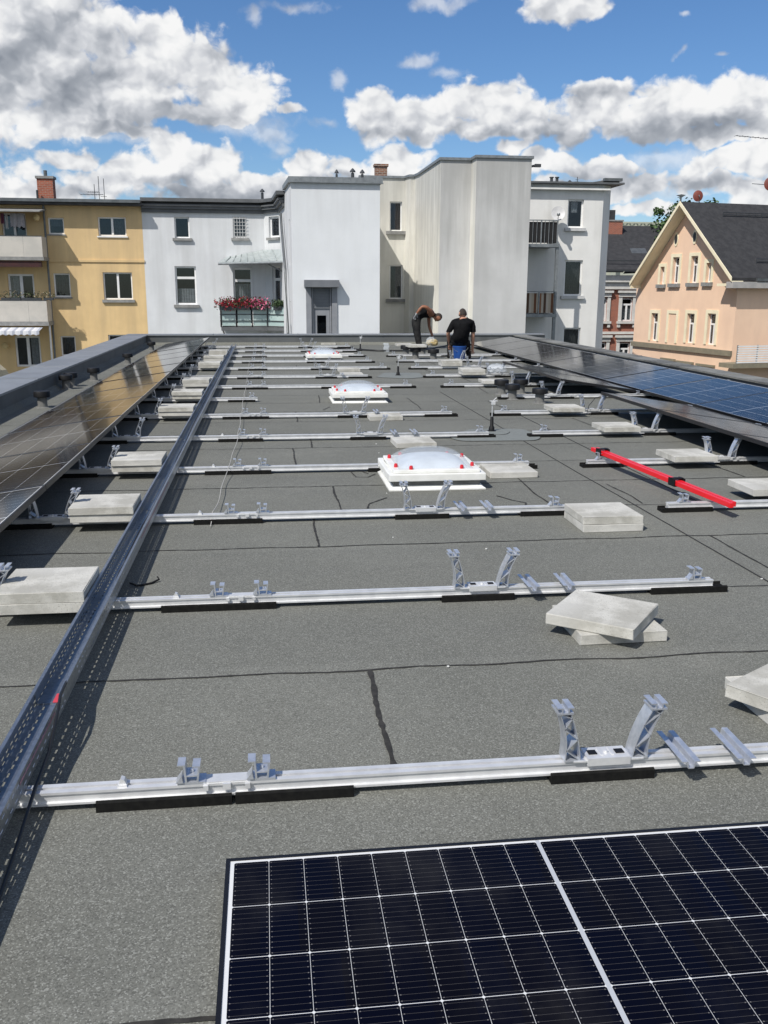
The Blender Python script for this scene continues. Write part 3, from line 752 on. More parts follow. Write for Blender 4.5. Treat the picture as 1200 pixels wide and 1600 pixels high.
# ------------------------------------------------------------------ vent pipes
def vent_proto(h, r, capr, caph, name):
    t = thing('vent_pipe', '', 'roof vent', (0, 0, 0))
    b = MB(); b.lathe([(r * 1.5, 0), (r * 1.4, .006), (r * 1.06, .014), (r, .03), (r, h - .02)], 0, 0, 20)
    me = b.mesh('pipe', M['pipe_grey']); shade_auto(me); link('pipe', me, t)
    c = MB(); c.lathe([(capr * .97, h - caph), (capr, h - caph + .004), (capr, h - .006), (capr * .97, h)], 0, 0, 24)
    me = c.mesh('cap', M['black']); shade_auto(me); link('cap', me, t)
    return t
V1 = vent_proto(.215, .060, .103, .075, 'a')
vl = [((67, 637), 'nearest of the left edge'), ((82, 608), 'left one of the close pair'), ((99, 604), 'right one of the close pair'), ((147, 595), 'just beyond the close pair'), ((200, 569), 'second from the far end'), ((237, 548), 'farthest')]
for i, ((px, py), w_) in enumerate(vl):
    o = V1 if i == 0 else dup(V1)
    p = gp(px, py, 0); o.location = (max(p.x, -3.05), p.y, 0)
    tag(o, 'grey vent pipe with black cap along the left parapet, ' + w_, group='vents along the left parapet')
vr = [((783, 616), 'leftmost of the cluster of three'), ((800, 624), 'front one of the cluster of three'), ((813, 615), 'rearmost of the cluster of three'), ((843, 630), 'standing alone beside a slab')]
for i, ((px, py), w_) in enumerate(vr):
    o = dup(V1); p = gp(px, py, 0); o.location = (p.x, p.y, 0); o.scale = (1.05, 1.05, 1.0 if i != 3 else .95)
    tag(o, 'black-capped vent pipe near the middle of the roof, ' + w_, group='vents near the right panels')
vf = [((634, 556), 'leftmost'), ((649, 561), 'front left'), ((660, 555), 'behind the slab'), ((677, 563), 'rightmost, under the yellow bag')]
for i, ((px, py), w_) in enumerate(vf):
    o = dup(V1); p = gp(px, py, 0); o.location = (p.x, p.y, 0); o.scale = (1.2, 1.2, 1.12)
    tag(o, 'black-capped vent pipe by the bending worker, ' + w_, group='vents by the workers')
slab_w = gp(642, 548, .265); slab(gp(649, 561, 0).x + .02, gp(649, 561, 0).y + .05, .264, .05, 'concrete slab resting on a vent cap by the bending worker')

# ------------------------------------------------------------------ lightning rod holders with felt patches
def rod_proto():
    t = thing('lightning_rod', '', 'lightning rod', (0, 0, 0), 'black lightning rod holders')
    b = MB(); b.lathe([(.055, 0), (.055, .012), (.034, .02), (.030, .055), (.020, .07), (.018, .16), (.013, .17)], 0, 0, 14)
    me = b.mesh('base_cone', M['black']); shade_auto(me); link('base_cone', me, t)
    r = MB(); r.tube([(0, 0, .165), (0, 0, .315)], .005, 8); link('rod', r.mesh('rod', M['alu']), t)
    c = MB(); c.box(-.012, .030, -.014, .014, .30, .335); c.box(-.030, .055, -.006, .006, .335, .345); c.tube([(.01, 0, .345), (.045, .0, .375)], .004, 6)
    link('clamp', c.mesh('clamp', M['alu']), t)
    return t
RP = rod_proto()
for i, ((px, py), w_) in enumerate([((768, 675), 'nearest of three, standing on a green-grey patch'), ((622, 587), 'middle of three, left of the slabs'), ((563, 548), 'farthest of three, by the far parapet')]):
    o = RP if i == 0 else dup(RP); p = gp(px, py, 0); o.location = p; o['label'] = 'black cone lightning rod holder, ' + w_
def patch(pts, label, z):
    b = MB(); P = [gp(x, y, 0) for x, y in pts]
    n = len(P); V = []
    for k in range(n):          # rounded corners
        a, q, c = P[k - 1], P[k], P[(k + 1) % n]
        ra = min(.12, (a - q).length * .4); rc = min(.12, (c - q).length * .4)
        s, e = q + (a - q).normalized() * ra, q + (c - q).normalized() * rc
        for m_ in range(5):
            u = m_ / 4; V.append(s * (1 - u) ** 2 + q * 2 * u * (1 - u) + e * u * u)
    area = sum(V[i].x * V[(i + 1) % len(V)].y - V[(i + 1) % len(V)].x * V[i].y for i in range(len(V)))
    if area < 0: V.reverse()
    b.prism([(v.x, v.y) for v in V], lambda u, v, t: (u, v, t), .0045 + z, .0085 + z, 0)
    V2 = V + [V[0]]
    ragged(b, [(v.x, v.y) for v in V2], .016, .0042 + z, 1, .002, step=.03)
    tag(b.build('felt_patch', [M['felt_new'], M['felt_dark']]), label, 'felt patch')
patch([(700, 684), (720, 690), (838, 689), (846, 684), (818, 671), (735, 671)], 'large rounded new felt patch under the nearest lightning rod holder', 0)
patch([(752, 680), (790, 681), (799, 675), (778, 671), (752, 673)], 'small oval felt patch on top of the large rounded patch', .005)
patch([(588, 590), (640, 592), (664, 590), (655, 583), (600, 583)], 'new felt patch under the middle lightning rod holder', 0)

# ------------------------------------------------------------------ cable tray with cable
M['pinkm'] = mat('faded_pink_marking', (0.42, 0.20, 0.24), 0.6, (0.3, 0.2, 0.22), 40)
tx0, tx1, tz0, tz1, ty0, ty1 = -.848, -.742, .070, .132, -1.5, 24.3
t = thing('cable_tray', 'long perforated galvanised cable tray running down the left of the roof', 'cable tray', ((tx0 + tx1) / 2, 3.0, tz0))
b = MB(); b.face([(tx0, ty0, tz0), (tx1, ty0, tz0), (tx1, ty1, tz0), (tx0, ty1, tz0)]); b.build('tray_floor', M['galv_floor'], t)
b = MB()
for x in (tx0, tx1): b.face([(x, ty0, tz0), (x, ty1, tz0), (x, ty1, tz1), (x, ty0, tz1)])
b.build('side_wall', M['galv_side'], t)
b = MB()
for x, s in ((tx0, 1), (tx1, -1)):
    b.box(min(x, x + s * .012), max(x, x + s * .012), ty0, ty1, tz1, tz1 + .0015); b.box(x + s * .012 - .0008, x + s * .012 + .0008, ty0, ty1, tz1 - .006, tz1)
b.build('folded_lip', M['galv'], t)
b = MB()
for y in (3.30, 6.3, 9.3, 12.3, 15.3, 18.3, 21.3):
    b.box(tx1 - .0030, tx1 - .0010, y - .11, y + .11, tz0 + .004, tz1 - .004); b.box(tx0 + .0010, tx0 + .0030, y - .11, y + .11, tz0 + .004, tz1 - .004)
    b.box(tx0 + .004, tx1 - .004, y - .11, y + .11, tz0 + .001, tz0 + .0025); b.build('joint_plate', M['galv'], t); b = MB()
b = MB(); b.box(tx1 - .014, tx1 + .0025, 3.06, 3.13, tz1 + .002, tz1 + .0035)
b.build('red_tape', M['tape'], t)
for y0, y1 in ((2.55, 3.02), (5.3, 6.9)):
    b = MB(); b.box(tx1 + .0008, tx1 + .0016, y0, y1, tz0 + .040, tz0 + .050); b.build('pink_marking', M['pinkm'], t)
def wobble(pts, n, amp, rr, z=True):
    out = []
    for a, b_ in zip(pts, pts[1:]):
        a, b_ = Vector(a), Vector(b_)
        for k in range(n): out.append(a.lerp(b_, k / n) + Vector((rr.uniform(-amp, amp), rr.uniform(-amp, amp), rr.uniform(0, amp * .4) if z else 0)))
    out.append(Vector(pts[-1])); return out
rc = random.Random(5)
b = MB()
b.tube(wobble([(-.775, 24.0, .078), (-.785, 15, .078), (-.765, 9, .078), (-.790, 5.2, .078), (-.768, 4.0, .080)], 14, .004, rc) +
       [Vector(p) for p in ((-.757, 3.6, .10), (-.748, 3.25, .128), (-.738, 3.10, .142), (-.726, 3.0, .13), (-.715, 2.8, .085), (-.712, 2.6, .074), (-.705, 2.35, .045), (-.70, 2.1, .02), (-.705, 1.8, .009), (-.74, 1.2, .008))], .0055, 8)
tag(b.build('power_cable', M['cable'], smooth=True), 'black cable lying in the cable tray and hanging out over its near end', 'cable')
b = MB(); b.tube(wobble([(-.778, 23.5, .088), (-.80, 12, .088), (-.772, 6, .088)], 14, .004, rc), .0045, 6)
tag(b.build('data_cable', M['cable'], smooth=True), 'thinner black cable resting on the other cable inside the tray', 'cable')
# thin grey cord over the rails
b = MB()
pts = [gp(330, 822, .012), gp(333, 800, .068), gp(345, 765, .05), gp(357, 727, .068), gp(371, 684, .068), gp(376, 650, .068), gp(380, 624, .068), gp(386, 590, .068), gp(390, 562, .068)]
sp = []
for a, c in zip(pts, pts[1:]):
    for k in range(8):
        u = k / 8; q = a.lerp(c, u); q.z = max(.006, q.z - .02 * math.sin(math.pi * u)); q.x += .006 * math.sin(q.y * 5); sp.append(q)
sp.append(pts[-1]); b.tube(sp, .0028, 6)
tag(b.build('cord', M['string'], smooth=True), 'thin grey cord lying over the rails right of the cable tray', 'cord')
for pts, lb in (([(684, 612), (766, 658), (817, 690), (904, 740), (940, 760), (1083, 838), (1200, 905), (1330, 978)], 'long straight dark line on the roof passing left of the nearest lightning rod'),
                ([(790, 640), (850, 668), (925, 704), (1000, 738), (1110, 790)], 'thin dark line on the roof ending near the red bars')):
    b = MB(); P = [gp(x, y, .0045) for x, y in pts]; xm = sum(p.x for p in P) / len(P)
    q = [Vector((xm + (p.x - xm) * .4 + rc.uniform(-.004, .004), p.y, .0045)) for p in P]
    b.tube(wobble([tuple(p) for p in q], 6, .0015, rc, False), .0032, 6)
    tag(b.build('marking_cord', M['tar_line']), lb, 'cord')
# black strip bent on the roof
b = MB(); a = [gp(203, 911, .012), gp(214, 915, .012), gp(222, 914, .006), gp(237, 911, .006), gp(249, 905, .012), gp(246, 901, .03)]
b.tube(a, [.005, .006, .006, .006, .005, .004], 6); tag(b.build('cable_tie', M['black']), 'bent black cable tie lying right of the cable tray', 'cable tie')
# black hose along the far rails
b = MB(); b.tube(wobble([gp(480, 547, .03), gp(540, 545, .03), gp(590, 548, .03), gp(655, 548, .03), gp(700, 540, .05), gp(760, 538, .06)], 6, .012, rc), .022, 8)
tag(b.build('corrugated_hose', M['cable'], smooth=True), 'black hose lying across the far end of the roof by the workers', 'hose')

# ------------------------------------------------------------------ red bars on the right rails
A, B = gp(930, 705, .105), gp(1143, 792, .080)
d = (B - A).normalized(); sd = Vector((d.y, -d.x, 0)).normalized()
t = thing('red_bar', 'pair of bright red square bars held by black clips, lying across two rails', 'red bar', tuple((A + B) / 2))
for s, l0, l1 in ((-1, 0, 0), (1, -.02, .03)):
    b = MB(); o_ = sd * (s * .019); u3 = Vector((0, 0, 1))
    p0, p1 = A + o_ + d * l0, B + o_ + d * l1
    q = []
    for base in (p0, p1):
        q += [base + sd * .015, base - sd * .015, base - sd * .015 + u3 * .034, base + sd * .015 + u3 * .034]
    b.hexa([q[0], q[4], q[5], q[1], q[3], q[7], q[6], q[2]])
    b.build('bar', M['red'], t, bevel=.0025)
for f_ in (.07, .66):
    c = A.lerp(B, f_); b = MB()
    def fr(u, v, h): return c + sd * u + d * v + Vector((0, 0, h))
    b.hexa([fr(-.045, -.045, -.008), fr(.045, -.045, -.008), fr(.045, .045, -.008), fr(-.045, .045, -.008), fr(-.045, -.045, .0), fr(.045, -.045, .0), fr(.045, .045, .0), fr(-.045, .045, .0)])
    for s in (-1, 1): b.hexa([fr(s * .042 - .004, -.045, 0), fr(s * .042 + .004, -.045, 0), fr(s * .042 + .004, .045, 0), fr(s * .042 - .004, .045, 0), fr(s * .042 - .004, -.045, .05), fr(s * .042 + .004, -.045, .05), fr(s * .042 + .004, .045, .05), fr(s * .042 - .004, .045, .05)])
    b.hexa([fr(-.046, -.02, .044), fr(.046, -.02, .044), fr(.046, .02, .044), fr(-.046, .02, .044), fr(-.046, -.02, .052), fr(.046, -.02, .052), fr(.046, .02, .052), fr(-.046, .02, .052)])
    b.build('clip', M['black'], t)
# thin cable hanging off the inner right panel
b = MB(); b.tube([gp(942, 618, .23), gp(930, 622, .2), gp(920, 634, .12), gp(917, 646, .05), gp(920, 648, .02)], .004, 6)
tag(b.build('panel_lead', M['cable'], smooth=True), 'thin black panel lead hanging from the far end of the raised right panels', 'cable')

# ------------------------------------------------------------------ buildings beyond the roof
class PL:
    def __init__(s, o, d):
        s.o = Vector((o[0], o[1], 0)); s.d = Vector((d[0], d[1], 0)).normalized(); s.n = Vector((-s.d.y, s.d.x, 0))
    def p(s, a, dep, z): q = s.o + s.d * a + s.n * dep; return (q.x, q.y, z)
    def hit(s, px, py, dep=0.0):
        r = ray(px, py); o = s.o + s.n * dep
        t = o.dot(s.n) / r.dot(s.n); q = r * t
        return (q - s.o).dot(s.d), CAMH + q.z
    def rect(s, x0, y0, x1, y1, dep=0.0):
        xm, ym = (x0 + x1) / 2, (y0 + y1) / 2
        return (s.hit(x0, ym, dep)[0], s.hit(x1, ym, dep)[0], s.hit(xm, y1, dep)[1], s.hit(xm, y0, dep)[1])
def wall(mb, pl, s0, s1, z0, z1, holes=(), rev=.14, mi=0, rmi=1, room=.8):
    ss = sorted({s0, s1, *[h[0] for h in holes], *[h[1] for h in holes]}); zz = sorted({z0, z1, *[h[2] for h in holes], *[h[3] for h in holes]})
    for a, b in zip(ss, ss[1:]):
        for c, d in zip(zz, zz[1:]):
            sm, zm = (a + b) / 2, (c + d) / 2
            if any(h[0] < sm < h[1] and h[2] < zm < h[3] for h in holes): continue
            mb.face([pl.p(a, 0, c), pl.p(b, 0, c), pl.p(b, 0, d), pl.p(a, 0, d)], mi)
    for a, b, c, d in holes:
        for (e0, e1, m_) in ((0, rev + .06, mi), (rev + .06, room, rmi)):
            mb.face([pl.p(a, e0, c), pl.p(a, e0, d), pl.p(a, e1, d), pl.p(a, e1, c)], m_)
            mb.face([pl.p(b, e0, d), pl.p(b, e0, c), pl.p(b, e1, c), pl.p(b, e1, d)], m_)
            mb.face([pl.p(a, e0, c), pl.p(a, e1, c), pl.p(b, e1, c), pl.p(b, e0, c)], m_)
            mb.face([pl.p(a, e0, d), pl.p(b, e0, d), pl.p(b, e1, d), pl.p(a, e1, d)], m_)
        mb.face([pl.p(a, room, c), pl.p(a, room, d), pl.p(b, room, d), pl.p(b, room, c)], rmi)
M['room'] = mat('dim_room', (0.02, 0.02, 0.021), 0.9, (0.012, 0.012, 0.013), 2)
M['win_white'] = mat('white_window_frame', (0.80, 0.80, 0.79), 0.45, (0.72, 0.72, 0.71), 3)
M['win_brown'] = mat('brown_blind', (0.10, 0.065, 0.05), 0.7, (0.07, 0.045, 0.035), 20)
M['curtain'] = mat('net_curtain', (0.62, 0.63, 0.60), 0.9, (0.45, 0.46, 0.44), 14)
M['curtain_dark'] = mat('dim_drape', (0.14, 0.145, 0.14), 0.9, (0.09, 0.09, 0.09), 14)
M['sill'] = mat('stone_sill', (0.27, 0.27, 0.26), 0.8, (0.2, 0.2, 0.195), 5)
def window(parent, pl, rc_, rev=.13, cols=1, transom=None, sill=None, cur=None, fw=.065, fm='win_white', split=None, mull=None, name='window'):
    s0, s1, z0, z1 = rc_
    f = MB(); d0, d1 = rev - .02, rev + .045
    f.pbox(pl, s0, s0 + fw, d0, d1, z0, z1); f.pbox(pl, s1 - fw, s1, d0, d1, z0, z1)
    f.pbox(pl, s0 + fw, s1 - fw, d0, d1, z0, z0 + fw); f.pbox(pl, s0 + fw, s1 - fw, d0, d1, z1 - fw, z1)
    zt = z1 - fw
    if transom:
        zt = z0 + (z1 - z0) * transom
        f.pbox(pl, s0 + fw, s1 - fw, d0 - .012, d1, zt - fw * .7, zt + fw * .7); zt -= fw * .7
    for k in range(1, cols):
        sm = s0 + (s1 - s0) * k / cols
        f.pbox(pl, sm - fw * .75, sm + fw * .75, d0 - .008, d1, z0 + fw, zt)
    o = f.build(name, M[fm], parent)
    p = MB(); p.pbox(pl, s0 + fw - .01, s1 - fw + .01, rev + .010, rev + .016, z0 + fw - .01, z1 - fw + .01); p.build('pane', M['pane'], o)
    if sill:
        q = MB(); q.pbox(pl, s0 - sill[0], s1 + sill[0], -sill[1], rev - .022, z0 - sill[2], z0 - .004); q.build('sill', M[sill[3] if len(sill) > 3 else 'sill'], o)
    if cur:
        a, b, c, d, mname = cur        # fractions of the width and height, folded cloth behind the pane
        c_ = MB(); A, B_ = s0 + (s1 - s0) * a, s0 + (s1 - s0) * b; Z0, Z1 = z0 + (z1 - z0) * c, z0 + (z1 - z0) * d
        n = max(4, int((B_ - A) / .06))
        for k in range(n):
            u, v = A + (B_ - A) * k / n, A + (B_ - A) * (k + 1) / n
            e0, e1 = rev + .10 + .03 * (k % 2), rev + .10 + .03 * ((k + 1) % 2)
            c_.face([pl.p(u, e0, Z0), pl.p(v, e1, Z0), pl.p(v, e1, Z1), pl.p(u, e0, Z1)])
        c_.build('curtain', M[mname], o)
    return o
def stucco(name, c1, c2, stain, amt, sc=1.2, top=None):
    return mat(name, c1, 0.9, c2, sc, bump=(26, 0.30, 0.006), streak=(stain, amt, 0.10), top=top)
M['yellow'] = stucco('yellow_render', (0.74, 0.535, 0.27), (0.66, 0.475, 0.24), (0.47, 0.345, 0.19), 0.55, 0.8, ((.46, .34, .20), 4.0, 14.5, .45))
M['white_r'] = stucco('white_render', (0.68, 0.695, 0.71), (0.62, 0.635, 0.65), (0.47, 0.475, 0.475), 0.50, 0.7, ((.44, .445, .44), 7.0, 14.0, .40))
M['white_b'] = mat('fresh_white_render', (0.72, 0.74, 0.755), 0.9, (0.68, 0.70, 0.715), 0.7, bump=(22, 0.45, 0.008), streak=((.60, .61, .615), .30, .12), top=((.50, .505, .51), 10.0, 14.4, .35))
M['dirty'] = stucco('weathered_cream_render', (0.76, 0.745, 0.68), (0.68, 0.665, 0.60), (0.40, 0.39, 0.345), 0.35, 0.6, ((.24, .235, .215), 8.5, 14.6, .50))
M['tower'] = stucco('weathered_grey_render', (0.57, 0.57, 0.56), (0.50, 0.50, 0.49), (0.36, 0.36, 0.345), 0.30, 0.5, ((.25, .25, .24), 8.5, 14.8, .55))
M['white_g'] = stucco('greyish_white_render', (0.76, 0.755, 0.73), (0.70, 0.695, 0.67), (0.42, 0.41, 0.39), 0.3, 0.7)
M['pink'] = mat('salmon_render', (0.84, 0.60, 0.43), 0.9, (0.78, 0.55, 0.395), 0.5, bump=(20, 0.2, 0.006), streak=((.66, .47, .35), .35, .15))
M['cream'] = mat('cream_trim', (0.85, 0.77, 0.56), 0.8, (0.78, 0.70, 0.50), 2)
M['cornice'] = mat('dark_grey_cornice', (0.115, 0.12, 0.125), 0.6, (0.085, 0.09, 0.095), 2)
M['tar'] = mat('dark_flat_roof', (0.04, 0.04, 0.042), 0.85, (0.06, 0.06, 0.06), 2)
M['gutter'] = mat('zinc_gutter', (0.16, 0.17, 0.175), 0.45, (0.11, 0.12, 0.125), 3, metal=0.5)
M['slate'] = mat('dark_roof_shingle', (0.020, 0.020, 0.022), 0.85, (0.034, 0.034, 0.036), 3, speck=(40, (0.055, 0.055, 0.057), 0.55, 0.8), bump=(30, 0.4, 0.01))
M['balc'] = mat('pale_balcony_panel', (0.53, 0.50, 0.45), 0.7, (0.46, 0.44, 0.40), 1.5)
M['steel_dk'] = mat('dark_steel', (0.06, 0.065, 0.07), 0.5, metal=0.4)
M['steel_gr'] = mat('grey_galvanised_steel', (0.27, 0.29, 0.30), 0.5, (0.2, 0.215, 0.225), 6, metal=0.5)
M['frost'] = mat('frosted_green_glass', (0.42, 0.52, 0.50), 0.25, (0.34, 0.44, 0.43), 2)
M['shut'] = mat('grey_shutter_box', (0.17, 0.18, 0.195), 0.55, (0.145, 0.155, 0.17), 3)
M['door_grey'] = mat('grey_door_frame', (0.26, 0.27, 0.29), 0.5, (0.23, 0.24, 0.26), 3)
M['dish_w'] = mat('pale_satellite_dish', (0.55, 0.55, 0.55), 0.5, (0.47, 0.47, 0.47), 4)
M['dish_r'] = mat('brick_red_satellite_dish', (0.20, 0.045, 0.03), 0.5, (0.15, 0.04, 0.028), 6)
M['wood_b'] = mat('brown_door', (0.16, 0.07, 0.03), 0.6, (0.10, 0.045, 0.02), 8)
def brickmat(name, c1, c2, mo, sc, axis='x'):
    m = bpy.data.materials.new(name); m.use_nodes = True
    t = NT(m.node_tree); b = t.n['Principled BSDF']; co = t.new('ShaderNodeTexCoord').outputs['Object']
    x, y, z = t.xyz(co)
    br = t.new('ShaderNodeTexBrick'); t.put(br.inputs['Vector'], t.comb(t.m('ADD', x, y), z, 0.0))
    br.inputs['Color1'].default_value = (*c1, 1); br.inputs['Color2'].default_value = (*c2, 1); br.inputs['Mortar'].default_value = (*mo, 1)
    br.inputs['Scale'].default_value = sc; br.inputs['Mortar Size'].default_value = 0.012; br.inputs['Brick Width'].default_value = .26; br.inputs['Row Height'].default_value = .085
    t.put(b.inputs['Base Color'], br.outputs[0]); b.inputs['Roughness'].default_value = 0.9
    return m
M['brick_red'] = brickmat('red_brick', (0.34, 0.095, 0.05), (0.25, 0.07, 0.04), (0.30, 0.20, 0.16), 1.0)
M['brick_mix'] = brickmat('mixed_brown_brick', (0.26, 0.11, 0.06), (0.10, 0.055, 0.04), (0.34, 0.31, 0.27), 1.0)
def shell(mb, poly, z0, z1, skip=(), top_mi=None, mi=0):
    """outer faces of a polygonal building (poly runs with the outside on its right), skipping given edges; flat roof on top"""
    n = len(poly)
    for k in range(n):
        if k in skip: continue
        a, b = poly[k], poly[(k + 1) % n]
        mb.face([(a[0], a[1], z0), (b[0], b[1], z0), (b[0], b[1], z1), (a[0], a[1], z1)], mi)
    if top_mi is not None: mb.face([(x, y, z1) for x, y in poly], top_mi)
def chimney(parent, x, y, z0, z1, wd, dp, m, pots=1, name='chimney'):
    b = MB(); b.box(x - wd / 2, x + wd / 2, y - dp / 2, y + dp / 2, z0, z1 - .12); b.box(x - wd / 2 - .06, x + wd / 2 + .06, y - dp / 2 - .06, y + dp / 2 + .06, z1 - .12, z1, 1)
    o = b.build(name, [m, M['sill'] if m is not M['brick_mix'] else M['brick_mix']], parent)
    if pots:
        c = MB(); c.lathe([(.09, z1), (.09, z1 + .3)], x, y, 10); c.build('flue', M['gutter'], o)
    return o
def flue(parent, x, y, z0, h, r=.07, hat=True, name='vent_stack', hat_r=None):
    b = MB(); b.lathe([(r, z0), (r, z0 + h)], x, y, 10)
    if hat:
        hr = hat_r or r * 1.9
        b.lathe([(hr, z0 + h + .04), (hr * .9, z0 + h + .09), (.02, z0 + h + .2)], x, y, 10)
        b.tube([(x, y, z0 + h - .02), (x, y, z0 + h + .06)], r * .3, 6)
    return b.build(name, M['steel_dk'], parent)

# ---- A: yellow apartment building
YA = 47.0
pa = PL((0, YA), (1, 0))
A0, A1 = -30.0, wp(226, 420, YA).x
ztA = wp(150, 322, YA).z
yb = thing('yellow_apartment_building', 'yellow rendered apartment building with stacked balconies at the far left', 'building', (-12, YA, GZ))
wins = [pa.rect(75, 340, 100, 366), pa.rect(153, 339, 197, 369), pa.rect(84, 427, 110, 464), pa.rect(161.5, 425.5, 207, 468), pa.rect(95, 525, 118.5, 556), pa.rect(170, 523, 216, 566)]
doors = [pa.rect(3, 333, 41, 372), pa.rect(13, 428, 54, 474), pa.rect(24, 525, 64, 573)]
more = [(-17 + 0, -15.6, z, z + 1.3) for z in (-1.6, 1.4, 4.0)] + [(-21.5, -19.5, z, z + 1.3) for z in (-1.6, 1.4, 4.0)]
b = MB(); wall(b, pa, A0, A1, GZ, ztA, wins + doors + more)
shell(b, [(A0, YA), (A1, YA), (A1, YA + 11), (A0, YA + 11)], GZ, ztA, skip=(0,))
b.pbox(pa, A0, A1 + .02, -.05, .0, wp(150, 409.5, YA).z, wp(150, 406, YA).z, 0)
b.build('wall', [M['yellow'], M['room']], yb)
b = MB(); zg = wp(150, 311.5, YA - .5).z
b.box(A0 - .3, A1 + .05, YA - .55, YA + 11.3, ztA + .002, zg - .1); b.box(A0 - .3, A1 + .02, YA - .66, YA - .552, zg - .14, zg, 1)
b.box(A0 - .3, A1 + .05, YA - .50, YA + 11.3, zg - .098, zg - .02, 0)
b.build('roof', [M['tar'], M['gutter']], yb)
window(yb, pa, wins[0], sill=(.06, .06, .06), cur=(.1, .9, .5, .95, 'curtain_dark'))
window(yb, pa, wins[1], cols=2, sill=(.06, .06, .06, 'win_white'), cur=(.5, .95, .05, .95, 'curtain_dark'))
window(yb, pa, wins[2], sill=(.06, .08, .07), cur=(.08, .92, .1, .95, 'curtain_dark'))
window(yb, pa, wins[3], cols=2, sill=(.08, .10, .14, 'sill'))
window(yb, pa, wins[4], cur=(.1, .9, .1, .9, 'curtain_dark')); window(yb, pa, wins[5], cols=2)
for m_ in more: window(yb, pa, m_, sill=(.06, .06, .06))
dtop = window(yb, pa, doors[0], cols=2, name='balcony_door'); 
window(yb, pa, doors[1], cols=2, cur=(.05, .48, .05, .95, 'curtain'), name='balcony_door', fw=.09)
window(yb, pa, doors[2], cols=2, cur=(.6, .95, .05, .95, 'curtain'), name='balcony_door', fw=.09)
YBf = YA - 1.15
xbr = wp(68.5, 420, YBf).x
def balcony_y(yt, yb_, ys, awn):
    zt, zb, zs = wp(30, yt, YBf).z, wp(30, yb_, YBf).z, wp(30, ys, YBf).z
    f = MB(); f.box(-17.5, xbr, YBf, YBf + .06, zb, zt); f.box(xbr - .06, xbr, YBf + .06, YA - .01, zb, zt)
    for x in (-10.9, -12.4, -13.9): f.box(x - .004, x + .004, YBf - .003, YBf, zb, zt, 1)
    o = f.build('balcony', [M['balc'], M['sill']], yb)
    s_ = MB(); s_.box(-17.6, xbr + .04, YBf - .05, YA - .01, zs, zb - .003); s_.build('floor_slab', M['sill'], o)
    r = MB(); r.box(-17.5, xbr, YBf - .01, YBf + .07, zt + .002, zt + .03); r.build('handrail', M['steel_dk'], o)
    return zt, zb, zs
z_1 = balcony_y(369, 401, 406.5, 0); z_2 = balcony_y(470, 502.5, 509, 0)
b = MB(); zq = wp(30, 326, YBf).z; b.hexa([(-17.5, YBf - .2, zq - .14), (xbr + .05, YBf - .2, zq - .14), (xbr + .05, YA, zq + .02), (-17.5, YA, zq + .02), (-17.5, YBf - .2, zq - .09), (xbr + .05, YBf - .2, zq - .09), (xbr + .05, YA, zq + .1), (-17.5, YA, zq + .1)])
b.build('canopy', M['sill'], yb)
M['awn_red'] = mat('dark_red_awning', (0.05, 0.014, 0.014), 0.8, (0.035, 0.012, 0.012), 5)
b = MB(); z = z_1[2]; b.box(-17.3, xbr - .1, YBf + .02, YBf + .22, z - .30, z - .04); b.build('rolled_awning', M['awn_red'], yb)
def stripes(name, cols, width, axis=0):
    m = bpy.data.materials.new(name); m.use_nodes = True
    t = NT(m.node_tree); b_ = t.n['Principled BSDF']; co = t.new('ShaderNodeTexCoord').outputs['Object']
    f = t.m('FRACT', t.m('DIVIDE', t.xyz(co)[axis], width * len(cols)))
    r = t.new('ShaderNodeValToRGB'); r.color_ramp.interpolation = 'CONSTANT'
    while len(r.color_ramp.elements) < len(cols): r.color_ramp.elements.new(0.5)
    for k, c in enumerate(cols): r.color_ramp.elements[k].position = k / len(cols); r.color_ramp.elements[k].color = (*c, 1)
    t.put(r.inputs[0], f); t.l.new(r.outputs[0], b_.inputs['Base Color']); b_.inputs['Roughness'].default_value = .85
    return m
M['awn'] = stripes('striped_awning_cloth', [(.55, .56, .60), (.34, .36, .42), (.62, .62, .64)], .12)
z = z_2[2]; zf = wp(30, 521, YBf - .9).z
b = MB(); b.face([(-17.3, YBf + .1, z - .06), (-17.3, YBf - .8, zf + .1), (xbr - .25, YBf - .8, zf + .1), (xbr - .25, YBf + .1, z - .06)])
n = 26
for k in range(n):
    u0, u1 = -17.3 + (xbr - .25 + 17.3) * k / n, -17.3 + (xbr - .25 + 17.3) * (k + 1) / n
    b.face([(u0, YBf - .80, zf + .1), (u0, YBf - .82, zf - .04), ((u0 + u1) / 2, YBf - .82, zf - .10), (u1, YBf - .82, zf - .04), (u1, YBf - .80, zf + .1)])
b.build('striped_awning', M['awn'], yb)
b = MB(); q = wp(79, 530, YBf + .3); b.tube([(q.x, q.y, GZ), (q.x, q.y, z_2[2])], .045, 8); b.build('support_post', M['win_white'], yb)
b = MB(); q0 = wp(69, 345, YA - .2); b.tube([(q0.x, YA - .14, GZ), (q0.x, YA - .14, ztA)], .05, 8); b.build('downpipe', M['gutter'], yb)
for px, py in ((57, 340), (8, 540)):
    q = wp(px, py, YA - .25); b = MB(); b.lathe([(.02, q.z - .16), (.11, q.z - .12), (.16, q.z), (.11, q.z + .12), (.02, q.z + .16)], q.x, q.y, 12); b.box(q.x - .03, q.x + .03, q.y, YA, q.z - .03, q.z + .03)
    b.build('globe_lamp', mat('lamp_globe_yellowed', (.62, .48, .25), .4), yb)
q = wp(73, 300, YA + 5); chimney(yb, q.x, q.y, ztA + .5, wp(73, 276, YA + 5).z, .78, .6, M['brick_red'])
q = wp(58, 300, YA + 4.5); flue(yb, q.x, q.y, ztA + .5, wp(58, 297, YA + 4.5).z - ztA - .5, .055, False)
